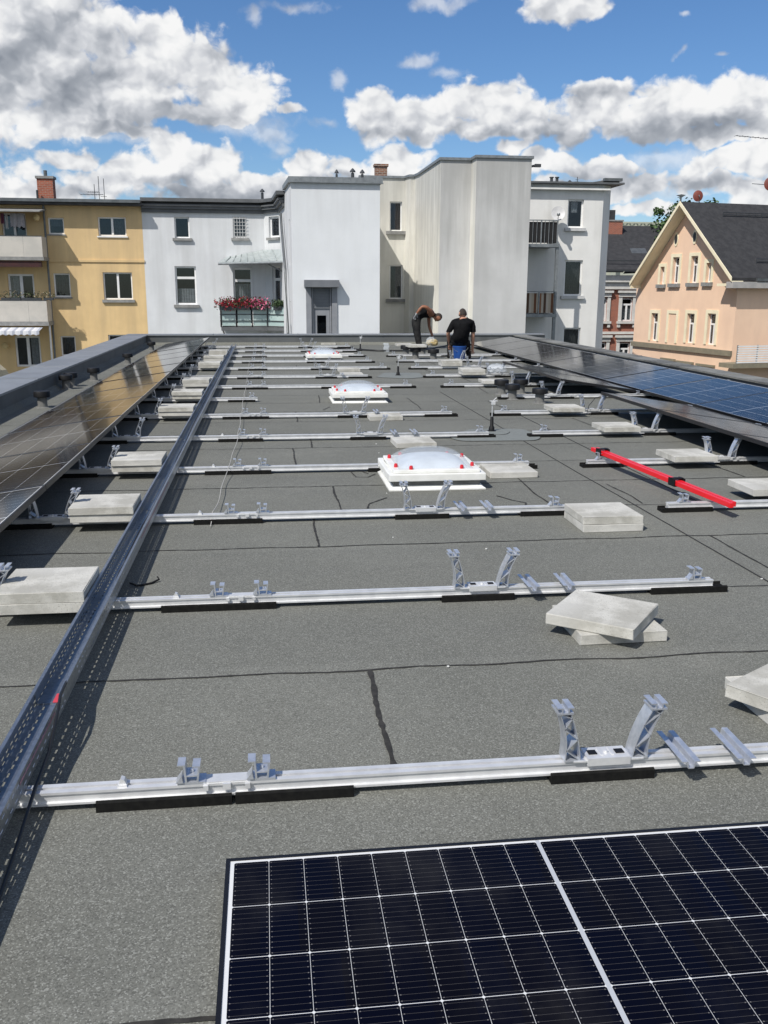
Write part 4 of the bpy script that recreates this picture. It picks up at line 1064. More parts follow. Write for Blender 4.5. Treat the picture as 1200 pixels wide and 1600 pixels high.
def antenna(parent, px, py, Y, h, arms, z0):
    q = wp(px, py, Y); b = MB(); b.tube([(q.x, Y, z0), (q.x, Y, q.z + h)], .018, 6)
    for (dz, L, yag) in arms:
        b.tube([(q.x - L, Y, q.z + dz), (q.x + L * .6, Y, q.z + dz)], .012, 5)
        if yag:
            for k in range(7):
                xx = q.x - L + (1.6 * L) * k / 6; b.tube([(xx, Y - .3, q.z + dz), (xx, Y + .3, q.z + dz)], .007, 4)
    return b.build('antenna', M['steel_dk'], parent)
antenna(yb, 148, 304, YA + 4, .5, [(0, .7, True), (.12, .35, True)], ztA + .4); antenna(yb, 155, 304, YA + 5, .9, [(.0, .3, False)], ztA + .4); antenna(yb, 163, 304, YA + 6, .8, [(-.1, .2, False)], ztA + .4)
# laundry and balcony plants
def cloth(name, px0, py0, px1, py1, Y, m, label):
    a = wp(px0, py0, Y); c = wp(px1, py1, Y); b = MB(); n = 8
    for k in range(n):
        u0, u1 = a.x + (c.x - a.x) * k / n, a.x + (c.x - a.x) * (k + 1) / n
        e0, e1 = Y + .04 * math.sin(k * 1.9), Y + .04 * math.sin((k + 1) * 1.9)
        zb0, zb1 = c.z + .06 * math.sin(k * 2.3), c.z + .06 * math.sin((k + 1) * 2.3)
        b.face([(u0, e0, zb0), (u1, e1, zb1), (u1, e1 + .01, a.z), (u0, e0 + .01, a.z)])
        b.face([(u0, e0 + .012, zb0), (u0, e0 + .022, a.z), (u1, e1 + .022, a.z), (u1, e1 + .012, zb1)])
    tag(b.build(name, m), label, 'laundry', 'washing hung on the top balcony')
cloth('hanging_laundry', 0, 333, 7, 350, YA - .75, mat('mauve_cloth', (.16, .05, .08), .9), 'mauve cloth hung on the top yellow balcony, leftmost of the washing')
cloth('hanging_laundry', 7, 333, 13, 357, YA - .7, mat('white_cloth', (.55, .55, .54), .9), 'narrow white towel hung between mauve and grey washing')
cloth('hanging_laundry', 15, 333, 39, 355, YA - .72, mat('grey_cloth', (.36, .34, .35), .9, (.28, .26, .27), 12), 'wide grey patterned cloth hung on the top yellow balcony')
M['leaf'] = mat('dull_green_leaf', (0.05, 0.075, 0.03), 0.8, (0.03, 0.05, 0.02), 12)
M['leaf_dark'] = mat('dark_green_leaf', (0.045, 0.085, 0.025), 0.75, (0.02, 0.045, 0.015), 6)
def leafy(name, parent, c, ext, n, sz, mats, seed):
    r = random.Random(seed); b = MB()
    for k in range(n):
        p = Vector((c[0] + max(-1, min(1, r.gauss(0, .5))) * ext[0], c[1] + max(-1, min(1, r.gauss(0, .5))) * ext[1], c[2] + max(-.8, min(.8, r.gauss(0, .42))) * ext[2] * (.6 + .5 * math.sin(k * .37) ** 2)))
        u = Vector((r.uniform(-1, 1), r.uniform(-1, 1), r.uniform(-1, 1))).normalized(); v_ = u.cross(Vector((r.uniform(-1, 1), r.uniform(-1, 1), r.uniform(-1, 1)))).normalized()
        s_ = sz * r.uniform(.6, 1.3)
        b.face([p - u * s_, p + v_ * s_ * .6, p + u * s_, p - v_ * s_ * .6], r.randrange(len(mats)))
    return b.build(name, mats, parent)
for i, (px, py) in enumerate([(10, 466), (25, 467), (42, 467), (57, 467), (76, 462)]):
    q = wp(px, py, YBf + .12)
    t = thing('balcony_plant', 'sparse potted plant on the middle yellow balcony, %s from the left' % ORD[i], 'plant', (q.x, q.y, z_2[0] + .03), 'pots on the middle yellow balcony')
    c = MB(); c.box(q.x - .22, q.x + .22, q.y - .09, q.y + .09, z_2[0] + .032, z_2[0] + .14); c.build('planter', M['steel_dk'], t)
    leafy('foliage', t, (q.x, q.y, z_2[0] + .25), (.35, .12, .25), 60, .05, [M['leaf'], mat('dry_stem', (.25, .22, .15), .9)], 40 + i)
# covered pale parasol heap behind the left parapet
q = wp(10, 577, 40.0); t = thing('tarpaulin_cover', 'crumpled cream cover showing over the left parapet below the balconies', 'cover', (q.x, q.y, GZ))
b = MB(); n = 14; rr = random.Random(3)
rings = []
for j in range(9):
    v_ = j / 8; row = []
    for k in range(n):
        th = 2 * math.pi * k / n; R = 1.5 * math.cos(v_ * math.pi / 2) ** .6 * (1 + .12 * math.sin(5 * th + j) + rr.uniform(-.05, .05))
        row.append((q.x - .6 + R * math.cos(th), q.y + R * math.sin(th), GZ + (q.z + .55 - GZ) * (v_ ** .8 if j else 0)))
    rings.append(row)
for j in range(8):
    for k in range(n): b.face([rings[j][k], rings[j][(k + 1) % n], rings[j + 1][(k + 1) % n], rings[j + 1][k]])
b.build('sheet', mat('cream_tarpaulin', (.42, .38, .27), .85, (.34, .31, .23), 3), t, smooth=True)

# ---- B: white apartment building with the projecting block
Xw0, Xw1 = A1 + .002, wp(412, 320, YA).x
ch1 = (wp(437, 340, 46.0).x, 46.0)
XL, XR, YBK = wp(456, 380, 39.0).x, wp(593.5, 380, 39.0).x, 39.0
wb = thing('white_apartment_building', 'white rendered apartment building with grey cornice and a projecting windowless block', 'building', (0, YA, GZ))
zc0, zc1, zr = wp(320, 333, YA).z, wp(320, 321, YA).z, wp(320, 311, YA).z
pch = PL((Xw1, YA), (ch1[0] - Xw1, ch1[1] - YA)); Lch = math.hypot(ch1[0] - Xw1, ch1[1] - YA)
psd = PL(ch1, (XL - ch1[0], YBK - ch1[1])); Lsd = math.hypot(XL - ch1[0], YBK - ch1[1])
pbk = PL((XL, YBK), (1, 0))
ztb = wp(520, 284, YBK).z
hw_ = [pa.rect(272.5, 339, 296, 372), pa.rect(364, 339, 385.5, 372), pa.rect(274, 416, 307, 476), pa.rect(365, 418.5, 395, 508)]
hc = [pch.rect(420, 338, 436, 371), pch.rect(426, 416, 443, 508)]
hc = [(max(.08, a), min(Lch - .06, b_), c, d) for a, b_, c, d in hc]
sl = [(5.6, 6.0, wp(449, 415, 41).z, wp(449, 345, 41).z), (5.6, 6.0, GZ + 4, wp(449, 470, 41).z)]
door = pbk.rect(478.5, 449, 527, 545)
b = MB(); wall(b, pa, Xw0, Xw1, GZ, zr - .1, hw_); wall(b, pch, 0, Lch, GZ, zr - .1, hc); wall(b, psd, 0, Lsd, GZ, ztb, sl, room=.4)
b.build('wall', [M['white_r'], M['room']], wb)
b = MB(); wall(b, pbk, 0, XR - XL, GZ, ztb, [door], rev=.18)
b.face([(XR, YBK, GZ), (XR, YA, GZ), (XR, YA, ztb), (XR, YBK, ztb)])
b.build('block_wall', [M['white_b'], M['room']], wb)
b = MB(); b.face([(Xw0, YA, zr - .1), (Xw1, YA, zr - .1), (ch1[0], ch1[1], zr - .1), (ch1[0], 58, zr - .1), (Xw0, 58, zr - .1)])
b.face([(XL, YBK, ztb), (XR, YBK, ztb), (XR, 58, ztb), (ch1[0], 58, ztb), (ch1[0], ch1[1], ztb)])
b.build('flat_roof', M['tar'], wb)
# cornice follows facade, chamfer and side wall
b = MB()
for (off, za, zb_) in ((.10, zc0, zc0 + .16), (.22, zc0 + .163, zc1 - .06), (.30, zc1 - .057, zc1 + .02)):
    b.pbox(pa, Xw0, Xw1 - off * .2, -off, -.002, za, zb_); b.pbox(pch, -off * .2, Lch - off * .2, -off, -.002, za + .002, zb_ - .002); b.pbox(psd, -off * .2 + .0, 3.4, -off, -.002, za + .004, zb_ - .004)
b.pbox(pa, Xw0, Xw1, -.40, .3, zr - .16, zr); b.pbox(pch, -.1, Lch - .1, -.40, .3, zr - .158, zr - .002); b.pbox(psd, -.1, 3.6, -.38, .3, zr - .156, zr - .004)
b.pbox(pa, Xw0, Xw1, -.18, -.002, zc1 + .023, zr - .163, 1); b.pbox(pch, 0, Lch, -.18, -.002, zc1 + .023, zr - .163, 1)
b.build('cornice', [M['cornice'], M['tar']], wb)
b = MB(); zcap = wp(520, 277, YBK).z
b.pbox(pbk, -.10, XR - XL + .10, -.12, .3, ztb - .02, zcap); b.pbox(psd, 3.6, Lsd - .1, -.1, .3, ztb - .02, zcap - .003)
b.box(XR - .25, XR + .1, YBK + .31, 58, ztb - .015, zcap - .004); b.pbox(pbk, -.12, XR - XL + .12, -.14, .0, ztb - .055, ztb - .023)
b.build('parapet_cap', M['steel_gr'], wb)
window(wb, pa, hw_[0], sill=(.1, .12, .12)); wbar = window(wb, pa, hw_[1], sill=(.1, .12, .12), cur=(.05, .95, .05, .95, 'curtain_dark'))
s0, s1, z0, z1 = hw_[1]; b = MB()
for k in range(5): b.box(s0 + (s1 - s0) * (k + .5) / 5 - .012, s0 + (s1 - s0) * (k + .5) / 5 + .012, YA - .04, YA - .02, z0, z1)
for k in range(6): b.box(s0 - .04, s1 + .04, YA - .055, YA - .041, z0 + (z1 - z0) * (k + .5) / 6 - .012, z0 + (z1 - z0) * (k + .5) / 6 + .012)
b.build('grille', M['dish_w'], wbar)
window(wb, pa, hw_[2], transom=.70, sill=(.1, .13, .14), cur=(.1, .95, .05, .42, 'curtain'), fw=.08)
window(wb, pa, hw_[3], transom=.78, name='balcony_door', fw=.09, cur=(.1, .9, .3, .72, 'curtain'))
window(wb, pch, hc[0], sill=(.08, .12, .12), fw=.09); o = window(wb, pch, hc[1], transom=.78, name='balcony_door', fw=.09)
s0, s1, z0, z1 = hc[1]; b = MB(); b.pbox(pch, s0 + .2, s1 - .2, .19, .22, z0, z0 + (z1 - z0) * .72); b.build('door_leaf', M['wood_b'], o)
for h in sl: window(wb, psd, h, fw=.06)
# canopy over the balcony
yc = 45.3
c1, c2, c3, c4 = wp(341, 411.5, yc), wp(444, 409, 44.6), wp(441, 391, 45.6), wp(412, 392, YA - .02)
c5 = wp(352, 404, YA - .02)
b = MB(); P = [c1, c2, c3, c4, c5]; b.prism([(p.x, p.y) for p in P], lambda u, v, t: (u, v, t), 0, .05)
for k in range(5):
    for e in (0, 5): x, y, z_ = b.v[k + e]; b.v[k + e] = (x, y, P[k].z + (0.05 if e else 0))
for k in range(1, 9):
    u = k / 9; a_, c_ = c1.lerp(c2, u), c5.lerp(c4, min(1, u * 1.25)) if u < .8 else c4.lerp(c3, (u - .8) / .2)
    b.tube([a_ + Vector((0, 0, .06)), c_ + Vector((0, 0, .06))], .022, 5)
M['canopy_m'] = mat('pale_ribbed_canopy', (.42, .46, .46), .5, (.34, .38, .38), 3, metal=.2)
b.build('canopy', M['canopy_m'], wb)
b = MB(); b.tube([c1 - Vector((0, 0, .03)), c2 - Vector((0, 0, .03))], .05, 8); q = wp(446, 427, 45); b.tube([wp(416, 411, 45.2), q], .03, 6); b.build('canopy_gutter', M['steel_gr'], wb)
# balcony with frosted glass rail
yfb = 45.2
f0, f1, f2 = wp(345, 490, yfb), wp(418, 490, yfb), wp(451, 490, 44.4)
zt_, zb_ = wp(380, 479, yfb).z, wp(380, 511, yfb).z
b = MB(); b.prism([(f0.x, f0.y - .03), (f1.x, f1.y - .03), (f2.x, f2.y - .03), (f2.x, YA - .01), (f0.x, YA - .01)], lambda u, v, t: (u, v, t), zb_ - .16, zb_)
bal = b.build('balcony', M['cornice'], wb)
b = MB(); segs = [(f0, f0.lerp(f1, 1 / 3)), (f0.lerp(f1, 1 / 3), f0.lerp(f1, 2 / 3)), (f0.lerp(f1, 2 / 3), f1), (f1, f2), (Vector((f0.x, YA - .05, 0)), f0)]
gls = MB()
for a_, c_ in segs:
    pp = PL((a_.x, a_.y), (c_.x - a_.x, c_.y - a_.y)); L = math.hypot(c_.x - a_.x, c_.y - a_.y)
    b.pbox(pp, -.03, .03, -.03, .03, zb_, zt_ + .05); b.pbox(pp, L - .03, L + .03, -.03, .03, zb_, zt_ + .05)
    for zz in (zt_ + .055, zb_ + (zt_ - zb_) * .62, zb_ + (zt_ - zb_) * .30): b.pbox(pp, 0, L, -.045, -.031, zz - .02, zz + .02)
    gls.pbox(pp, .05, L - .05, -.006, .006, zb_ + .06, zt_ - .02)
b.build('railing', M['steel_dk'], bal); gls.build('glass_panel', M['frost'], bal)
b = MB(); b.tube([(f0.x + .05, f0.y, zb_ - .1), (f0.x + .4, YA - .05, zb_ - 1.2)], .04, 6); b.build('brace', M['steel_dk'], bal)
reds = [mat('red_petal', (.34, .015, .03), .7), mat('dark_red_petal', (.12, .012, .02), .7), M['leaf_dark']]
pinks = [mat('pink_petal', (.60, .16, .26), .7), mat('magenta_petal', (.35, .03, .10), .7), M['leaf_dark']]
dks = [mat('maroon_leaf', (.09, .015, .02), .7), M['leaf_dark'], reds[0]]
for i, (px, ms, lb) in enumerate([(355, reds, 'red geraniums in the left balcony box of the white house'), (381, dks, 'dark red hanging plant in the middle balcony box of the white house'), (403, pinks, 'pink and red geraniums in the right balcony box of the white house'), (439, [M['leaf'], M['leaf_dark']], 'green potted herb on the short side rail of the white balcony')]):
    q = wp(px, 480, yfb - .12) if i < 3 else wp(px, 478, 44.75)
    t = thing('flower_box', lb, 'flower box', (q.x, q.y, zt_), 'flowers on the white balcony')
    c = MB(); c.box(q.x - .36, q.x + .36, q.y - .12, q.y + .10, zt_ - .16, zt_ + .04); c.build('planter', M['steel_dk'], t)
    leafy('foliage', t, (q.x, q.y - .05, zt_ + .14), (.58 if i < 3 else .4, .26, .36 if i < 3 else .2), 520, .055, ms, 60 + i)
b = MB(); d_ = []
for px, py in ((438.5, 334), (439.5, 350), (443, 392), (445.5, 420), (450, 520)):
    s_, z_ = psd.hit(px, py, -.14); d_.append(Vector(psd.p(s_, -.14, z_)))
b.tube(d_ + [Vector((d_[-1].x, d_[-1].y, GZ))], .06, 8); b.build('downpipe', M['gutter'], wb)
# grey shutter door on the block
s0, s1, z0, z1 = door
b = MB(); hb_ = pbk.rect(475, 437.5, 529, 448.5); b.pbox(pbk, hb_[0], hb_[1], -.42, -.003, hb_[2], hb_[3]); b.build('shutter_box', M['shut'], wb)
b = MB(); b.pbox(pbk, s0, s0 + .22, -.05, .14, z0, z1); b.pbox(pbk, s1 - .22, s1, -.05, .14, z0, z1)
for s_ in (s0 + .24, s1 - .30): b.pbox(pbk, s_, s_ + .06, .02, .12, z0, z1)
zm = pbk.hit(500, 482)[1]; zd = pbk.hit(500, 493)[1]
b.pbox(pbk, s0 + .31, s1 - .31, .10, .17, zd, zm); b.pbox(pbk, s0 + .31, s0 + .45, .10, .17, z0, zd); b.pbox(pbk, s1 - .45, s1 - .31, .10, .17, z0, zd)
dr = b.build('door', M['door_grey'], wb)
b = MB()
n = 14
for k in range(n): b.pbox(pbk, s0 + .31, s1 - .31, .055 + .008 * (k % 2), .09, zm + (z1 - zm) * k / n, zm + (z1 - zm) * (k + 1) / n - .004)
b.build('roller_shutter', M['shut'], dr)
b = MB(); b.pbox(pbk, s0 + .46, s1 - .46, .13, .14, z0, zd - .01); b.build('pane', M['pane'], dr)
for px, Y_, h, r in ((526, 43, .25, .05), (551, 43, .3, .07), (566, 43, .25, .06)):
    q = wp(px, 276, Y_); flue(wb, q.x, Y_, ztb, h + q.z - ztb - .15, r, True)
q = wp(410, 311, 52); flue(wb, q.x, 52, zr - .1, .9, .07, True)

# ---- C: weathered building with the stepped tower
yf1, yf2 = 40.2, 39.3
Xr1 = wp(632, 390, YA).x; Xr2 = wp(640, 390, 46.3).x
Xt1, Xt1b = wp(687, 380, yf1).x, wp(734, 380, yf1).x; Xt2, Xt3 = wp(741.5, 380, yf2).x, wp(826, 380, yf2).x
cb = thing('weathered_courtyard_building', 'stained cream and grey rendered building with a stepped windowless stair tower', 'building', (7, YA, GZ))
zt3 = wp(800, 246.5, yf2).z
rw = [pa.rect(609, 315, 628, 361), pa.rect(608.5, 414, 629, 467), pa.rect(609, 521, 630, 575)]
b = MB(); wall(b, pa, XR, Xr1, GZ, zt3, rw)
poly = [(Xr1, YA), (Xr2, 46.3), (wp(647, 390, 46.3).x, 46.3), (Xt1 - .06, 45.6), (Xt1, yf1), (Xt1b, yf1), (Xt2, yf2)]
for k, (a_, c_) in enumerate(zip(poly, poly[1:])):
    if k == 4: continue
    b.face([(*a_, GZ), (*c_, GZ), (*c_, zt3), (*a_, zt3)])
b.build('side_wall', [M['dirty'], M['room']], cb)
b = MB()
for a_, c_ in ((poly[4], poly[5]), ((Xt2, yf2), (Xt3, yf2)), ((Xt3, yf2), (Xt3, 58))): b.face([(*a_, GZ), (*c_, GZ), (*c_, zt3), (*a_, zt3)])
b.face([(x, y, zt3 - .02) for x, y in ([(XR, YA)] + poly + [(Xt3, yf2), (Xt3, 58), (XR, 58)])], 1)
b.build('tower_wall', [M['tower'], M['tar']], cb)
b = MB(); cp = [(XR, YA)] + poly + [(Xt3, yf2), (Xt3, 58)]
for a_, c_ in zip(cp, cp[1:]):
    L = math.hypot(c_[0] - a_[0], c_[1] - a_[1]); pp = PL(a_, (c_[0] - a_[0], c_[1] - a_[1])); b.pbox(pp, -.06, L + .05, -.07, .25, zt3 - .03, zt3 + .075)
cpo = b.build('roof_edge', M['steel_gr'], cb)
for k, v_ in enumerate(cpo.data.vertices): v_.co.z += .0004 * (k // 8)
window(cb, pa, rw[0], sill=(.18, .15, .16, 'cream_s') if False else (.18, .15, .16), cur=(.05, .95, .02, .98, 'win_brown'), fw=.06); window(cb, pa, rw[1], sill=(.18, .15, .16), cur=(.05, .95, .02, .98, 'curtain_dark'), fw=.06); window(cb, pa, rw[2], fw=.06)
q = wp(592, 268, 51); chimney(cb, q.x + .1, 51, zt3 - .1, wp(592, 257, 51).z, .62, .5, M['brick_mix'], 0)
b = MB(); q = wp(832, 261, yf2 + .6); b.tube([(Xt3, yf2 + .6, q.z), (Xt3 + .35, yf2 + .6, q.z + .06)], .05, 8); b.box(Xt3 + .3, Xt3 + .55, yf2 + .52, yf2 + .68, q.z + .0, q.z + .12); b.build('wall_lamp', M['steel_dk'], cb)

# ---- D: right greyish-white building with two steel balconies
YD = 48.0
pd = PL((0, YD), (1, 0))
Xd0, Xd1 = Xt3 - .6, wp(938, 400, YD).x; Xd2 = wp(948.5, 400, YD + .6).x
db = thing('greyish_white_building', 'greyish white building with steel balconies and a satellite dish right of the tower', 'building', (15, YD, GZ))
ztd = wp(890, 288, YD).z
dw = [pd.rect(887, 311.5, 911.5, 356), pd.rect(881.5, 406.5, 909.5, 462), pd.rect(879, 512, 906, 566)]
bd = [pd.rect(826, 345, 842, 380), pd.rect(824, 408, 827.5, 458), pd.rect(820, 512, 824, 560)]
b = MB(); wall(b, pd, Xd0, Xd1, GZ, ztd, dw)
for a_, c_ in (((Xd1, YD), (Xd2, YD + .6)), ((Xd2, YD + .6), (Xd2 + .3, YD + 10))): b.face([(*a_, GZ), (*c_, GZ), (*c_, ztd), (*a_, ztd)])
b.build('wall', [M['white_g'], M['room']], db)
b = MB(); b.pbox(pd, Xd0, Xd1 + .25, -.28, -.002, ztd - .28, ztd - .20, 0); b.build('cornice_band', M['white_g'], db)
b = MB(); b.box(Xd0, Xd2 + .35, YD - .38, YD + 10.3, ztd + .002, ztd + .09)
x0, x1 = wp(915, 284, YD).x, Xd2 + .4; zw = wp(950, 278, YD).z
b.prism([(x0, ztd + .092), (x1, ztd + .092), (x1, zw), (x1 - .5, zw)], lambda u, v, t: (u, t, v), YD + .5, YD + 9)
b.build('roof', M['cornice'], db)
b = MB(); b.box(Xd2 - .5, Xd2 + .45, YD + .2, YD + .48, zw - .12, zw + .02); b.build('gutter', M['gutter'], db)
window(db, pd, dw[0], sill=(.14, .14, .16, 'dish_w'), cur=(.3, .7, .55, .98, 'curtain'), fw=.08); window(db, pd, dw[1], sill=(.14, .14, .16, 'dish_w'), cur=(.1, .9, .05, .97, 'curtain_dark'), fw=.08); window(db, pd, dw[2], cur=(.1, .9, .05, .97, 'curtain_dark'), fw=.08)
yD = YD - 1.7
M['stripe'] = stripes('striped_balcony_screen', [(.42, .36, .28), (.16, .07, .035), (.50, .46, .38), (.24, .11, .05), (.45, .40, .33), (.09, .05, .03), (.48, .43, .36)], .125)
def balcony_d(x0, x1, yt, yb_, yfl, m, bars):
    a_, c_ = wp(x0, (yt + yb_) / 2, yD), wp(x1, (yt + yb_) / 2, yD); zt, zb, zf_ = wp(850, yt, yD).z, wp(850, yb_, yD).z, wp(850, yfl, yD).z
    s_ = MB(); s_.box(Xt3 + .02, c_.x + .1, yD - .05, YD - .01, zf_, zb - .05); o = s_.build('balcony', M['steel_gr'], db)
    r = MB()
    for x in [Xt3 + .1 + k * (c_.x - Xt3 - .1) / 4 for k in range(5)]: r.box(x - .03, x + .03, yD - .03, yD + .03, zb - .05, zt + .03)
    r.box(Xt3 + .04, c_.x + .04, yD - .035, yD + .035, zt + .032, zt + .08); r.box(c_.x - .03, c_.x + .03, yD + .036, YD - .02, zt + .03, zt + .075)
    if bars:
        n = 16
        for k in range(n): x = Xt3 + .12 + k * (c_.x - Xt3 - .15) / n; r.box(x - .012, x + .012, yD - .012, yD + .012, zb - .05, zt + .03)
    r.build('railing', M['steel_gr'], o)
    sc = MB(); sc.box(Xt3 + .06, c_.x - .04, yD + .040, yD + .055, zb, zt - .02); sc.box(c_.x - .012, c_.x + .002, yD + .06, YD - .05, zb, zt - .02); sc.build('privacy_screen', m, o)
    return c_.x
M['scr_black'] = mat('black_screen_cloth', (.012, .012, .013), .8)
xr_ = balcony_d(826, 871, 346, 379.5, 386, M['scr_black'], True); balcony_d(823, 867, 457.5, 489, 495.5, M['stripe'], False)
b = MB(); b.box(xr_ - .02, xr_ + .12, yD + .02, yD + .16, GZ, wp(850, 386, yD).z); b.build('balcony_post', M['steel_gr'], db)
def dish(parent, c, n_, r, m, name='satellite_dish'):
    n_ = Vector(n_).normalized(); u = n_.cross(Vector((0, 0, 1))).normalized(); v_ = u.cross(n_); b = MB(); rings = []
    for k in range(6):
        q = k / 5; rings.append([Vector(c) + n_ * (.16 * r * q * q) + (u * math.cos(2 * math.pi * j / 28) * .92 + v_ * math.sin(2 * math.pi * j / 28)) * r * max(q, .02) for j in range(28)])
    for k in range(5):
        for j in range(28): b.face([rings[k][j], rings[k][(j + 1) % 28], rings[k + 1][(j + 1) % 28], rings[k + 1][j]])
    f = Vector(c) + n_ * r * .95 - v_ * r * .45
    if v_.z < 0: f = Vector(c) + n_ * r * .95 + v_ * r * .45
    b.tube([Vector(c) - Vector((0, 0, r * .95)), f], .018, 6, 1); b.box(f.x - .06, f.x + .06, f.y - .08, f.y + .08, f.z - .06, f.z + .06, 1)
    b.tube([Vector(c) - n_ * .05, Vector(c) - n_ * .25, Vector(c) - n_ * .3 - Vector((0, 0, r * 1.3))], .03, 6, 1)
    o = b.build(name, [m, M['steel_gr']], parent, smooth=True); return o
q = wp(872, 334, YD - .5); dish(db, (q.x, q.y, q.z), (-.25, -1, .3), .37, M['dish_w'])
for px in (861.5, 870): q = wp(px, 287, YD + 2); b = MB(); b.lathe([(.08, ztd + .09), (.08, wp(px, 278, YD + 2).z), (.12, wp(px, 278, YD + 2).z), (.12, wp(px, 276.5, YD + 2).z)], q.x, YD + 2, 10); b.build('vent_stack', M['steel_dk'], db)
antenna(db, 902, 284, YD + 3, .25, [(.0, .15, False), (.1, .1, False)], ztd + .05)
q = wp(890, 287, YD + 1.5); flue(db, q.x, YD + 1.5, ztd + .05, .12, .09, True)

# ---- E: pink gabled house
gpl = PL((24.2, 60.0), (1.8, -10.0)); GW = 10.16
e1, e2 = gpl.d, gpl.n
pk = thing('pink_gabled_house', 'salmon pink gabled house with dark roof and cream window surrounds on the right', 'house', (26, 55, GZ))
def g_rect(x0, y0, x1, y1): return gpl.rect(920 + x0 / 4.2857, 260 + y0 / 4.2857, 920 + x1 / 4.2857, 260 + y1 / 4.2857)
def g_pt(x, y, dep=0.0): return gpl.hit(920 + x / 4.2857, 260 + y / 4.2857, dep)
OV = -.75
apx = g_pt(613, 236, OV); lt = g_pt(277, 778, OV); rt = g_pt(960, 745, OV)
sA, zA = apx
zE = (lt[1] + rt[1]) / 2 + .05
slopeL = (zA - lt[1]) / (sA - lt[0]); slopeR = (zA - rt[1]) / (rt[0] - sA)
ups = [g_rect(480, 672, 508, 790), g_rect(562, 608, 606, 784), g_rect(684, 600, 731, 780), g_rect(787, 646, 821, 776)]
los = [g_rect(418, 982, 462, 1168), g_rect(532, 985, 583, 1182), g_rect(656, 985, 706, 1184), g_rect(793, 985, 848, 1195)]
holes = ups + [los[0], los[2], los[3]]
zWl = zA - slopeL * sA - .25; zWr = zA - slopeR * (GW - sA) - .25; zW = min(zWl, zWr)
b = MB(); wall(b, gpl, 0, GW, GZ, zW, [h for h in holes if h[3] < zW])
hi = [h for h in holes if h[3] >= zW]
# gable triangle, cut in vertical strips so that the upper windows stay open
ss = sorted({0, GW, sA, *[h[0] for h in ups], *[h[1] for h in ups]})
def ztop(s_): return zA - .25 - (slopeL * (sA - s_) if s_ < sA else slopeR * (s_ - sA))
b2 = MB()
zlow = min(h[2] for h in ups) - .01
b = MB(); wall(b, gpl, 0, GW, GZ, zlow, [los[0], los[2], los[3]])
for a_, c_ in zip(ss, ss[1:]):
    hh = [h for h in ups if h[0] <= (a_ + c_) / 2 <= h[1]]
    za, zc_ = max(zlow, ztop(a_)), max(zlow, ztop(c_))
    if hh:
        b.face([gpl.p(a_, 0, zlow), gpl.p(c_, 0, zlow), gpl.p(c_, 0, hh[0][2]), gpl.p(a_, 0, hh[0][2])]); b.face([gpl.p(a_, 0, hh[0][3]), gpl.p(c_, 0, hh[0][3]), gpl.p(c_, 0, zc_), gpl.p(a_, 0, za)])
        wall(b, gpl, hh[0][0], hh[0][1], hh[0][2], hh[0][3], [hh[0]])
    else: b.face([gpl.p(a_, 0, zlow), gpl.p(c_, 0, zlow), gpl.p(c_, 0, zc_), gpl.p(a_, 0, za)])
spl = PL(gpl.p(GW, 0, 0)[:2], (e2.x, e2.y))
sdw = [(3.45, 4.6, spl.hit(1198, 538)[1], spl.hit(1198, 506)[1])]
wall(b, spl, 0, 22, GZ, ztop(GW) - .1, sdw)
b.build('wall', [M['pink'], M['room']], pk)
# roof planes with overhang, verge boards, gutter
b = MB(); TH = .16
def rp(s_, d_, dz): return gpl.p(s_, d_, zA - (slopeL * (sA - s_) if s_ < sA else slopeR * (s_ - sA)) + dz)
sl_, sr_ = lt[0], rt[0]
b.hexa([rp(sA + .0001, OV, -TH), rp(sr_, OV, -TH), rp(sr_, 22, -TH), rp(sA + .0001, 22, -TH), rp(sA + .0001, OV, 0), rp(sr_, OV, 0), rp(sr_, 22, 0), rp(sA + .0001, 22, 0)])
b.hexa([rp(sl_, OV, -TH), rp(sA, OV, -TH), rp(sA, 22, -TH), rp(sl_, 22, -TH), rp(sl_, OV, 0), rp(sA, OV, 0), rp(sA, 22, 0), rp(sl_, 22, 0)])
rf = b.build('roof', M['slate'], pk)
b = MB()
for a_, c_ in ((sl_, sA), (sA, sr_)):
    b.hexa([rp(a_, OV - .05, -.20), rp(c_, OV - .05, -.20), rp(c_, OV - .01, -.20), rp(a_, OV - .01, -.20), rp(a_, OV - .05, .03), rp(c_, OV - .05, .03), rp(c_, OV - .01, .03), rp(a_, OV - .01, .03)])
    b.hexa([rp(a_, OV, -.24), rp(c_, OV, -.24), rp(c_, -.01, -.24), rp(a_, -.01, -.24), rp(a_, OV, -TH - .01), rp(c_, OV, -TH - .01), rp(c_, -.01, -TH - .01), rp(a_, -.01, -TH - .01)])
b.build('verge_board', M['cream'], rf)
b = MB(); zg_ = rp(sr_, 0, 0)[2]; b.pbox(gpl, sr_ - .02, sr_ + .14, .8, 22, zg_ - .18, zg_ - .02); b.build('gutter', M['gutter'], rf)
b = MB(); b.pbox(gpl, GW - .05, sr_ + .1, OV + .02, 2.6, zg_ - .55, zg_ - .21); b.build('eaves_box', mat('zinc_eaves_box', (.42, .40, .38), .5, (.34, .33, .32), 2), pk)
b = MB(); b.pbox(gpl, sl_ - .05, .5, OV + .02, .3, rp(sl_, 0, 0)[2] - .36, rp(sl_, 0, 0)[2] - .17); b.build('eaves_return', M['cream'], pk); b = MB(); b.pbox(gpl, GW - .9, GW - .06, OV + .04, .0, zg_ - .45, zg_ - .3); b.build('eaves_return', M['cream'], pk)
b = MB()
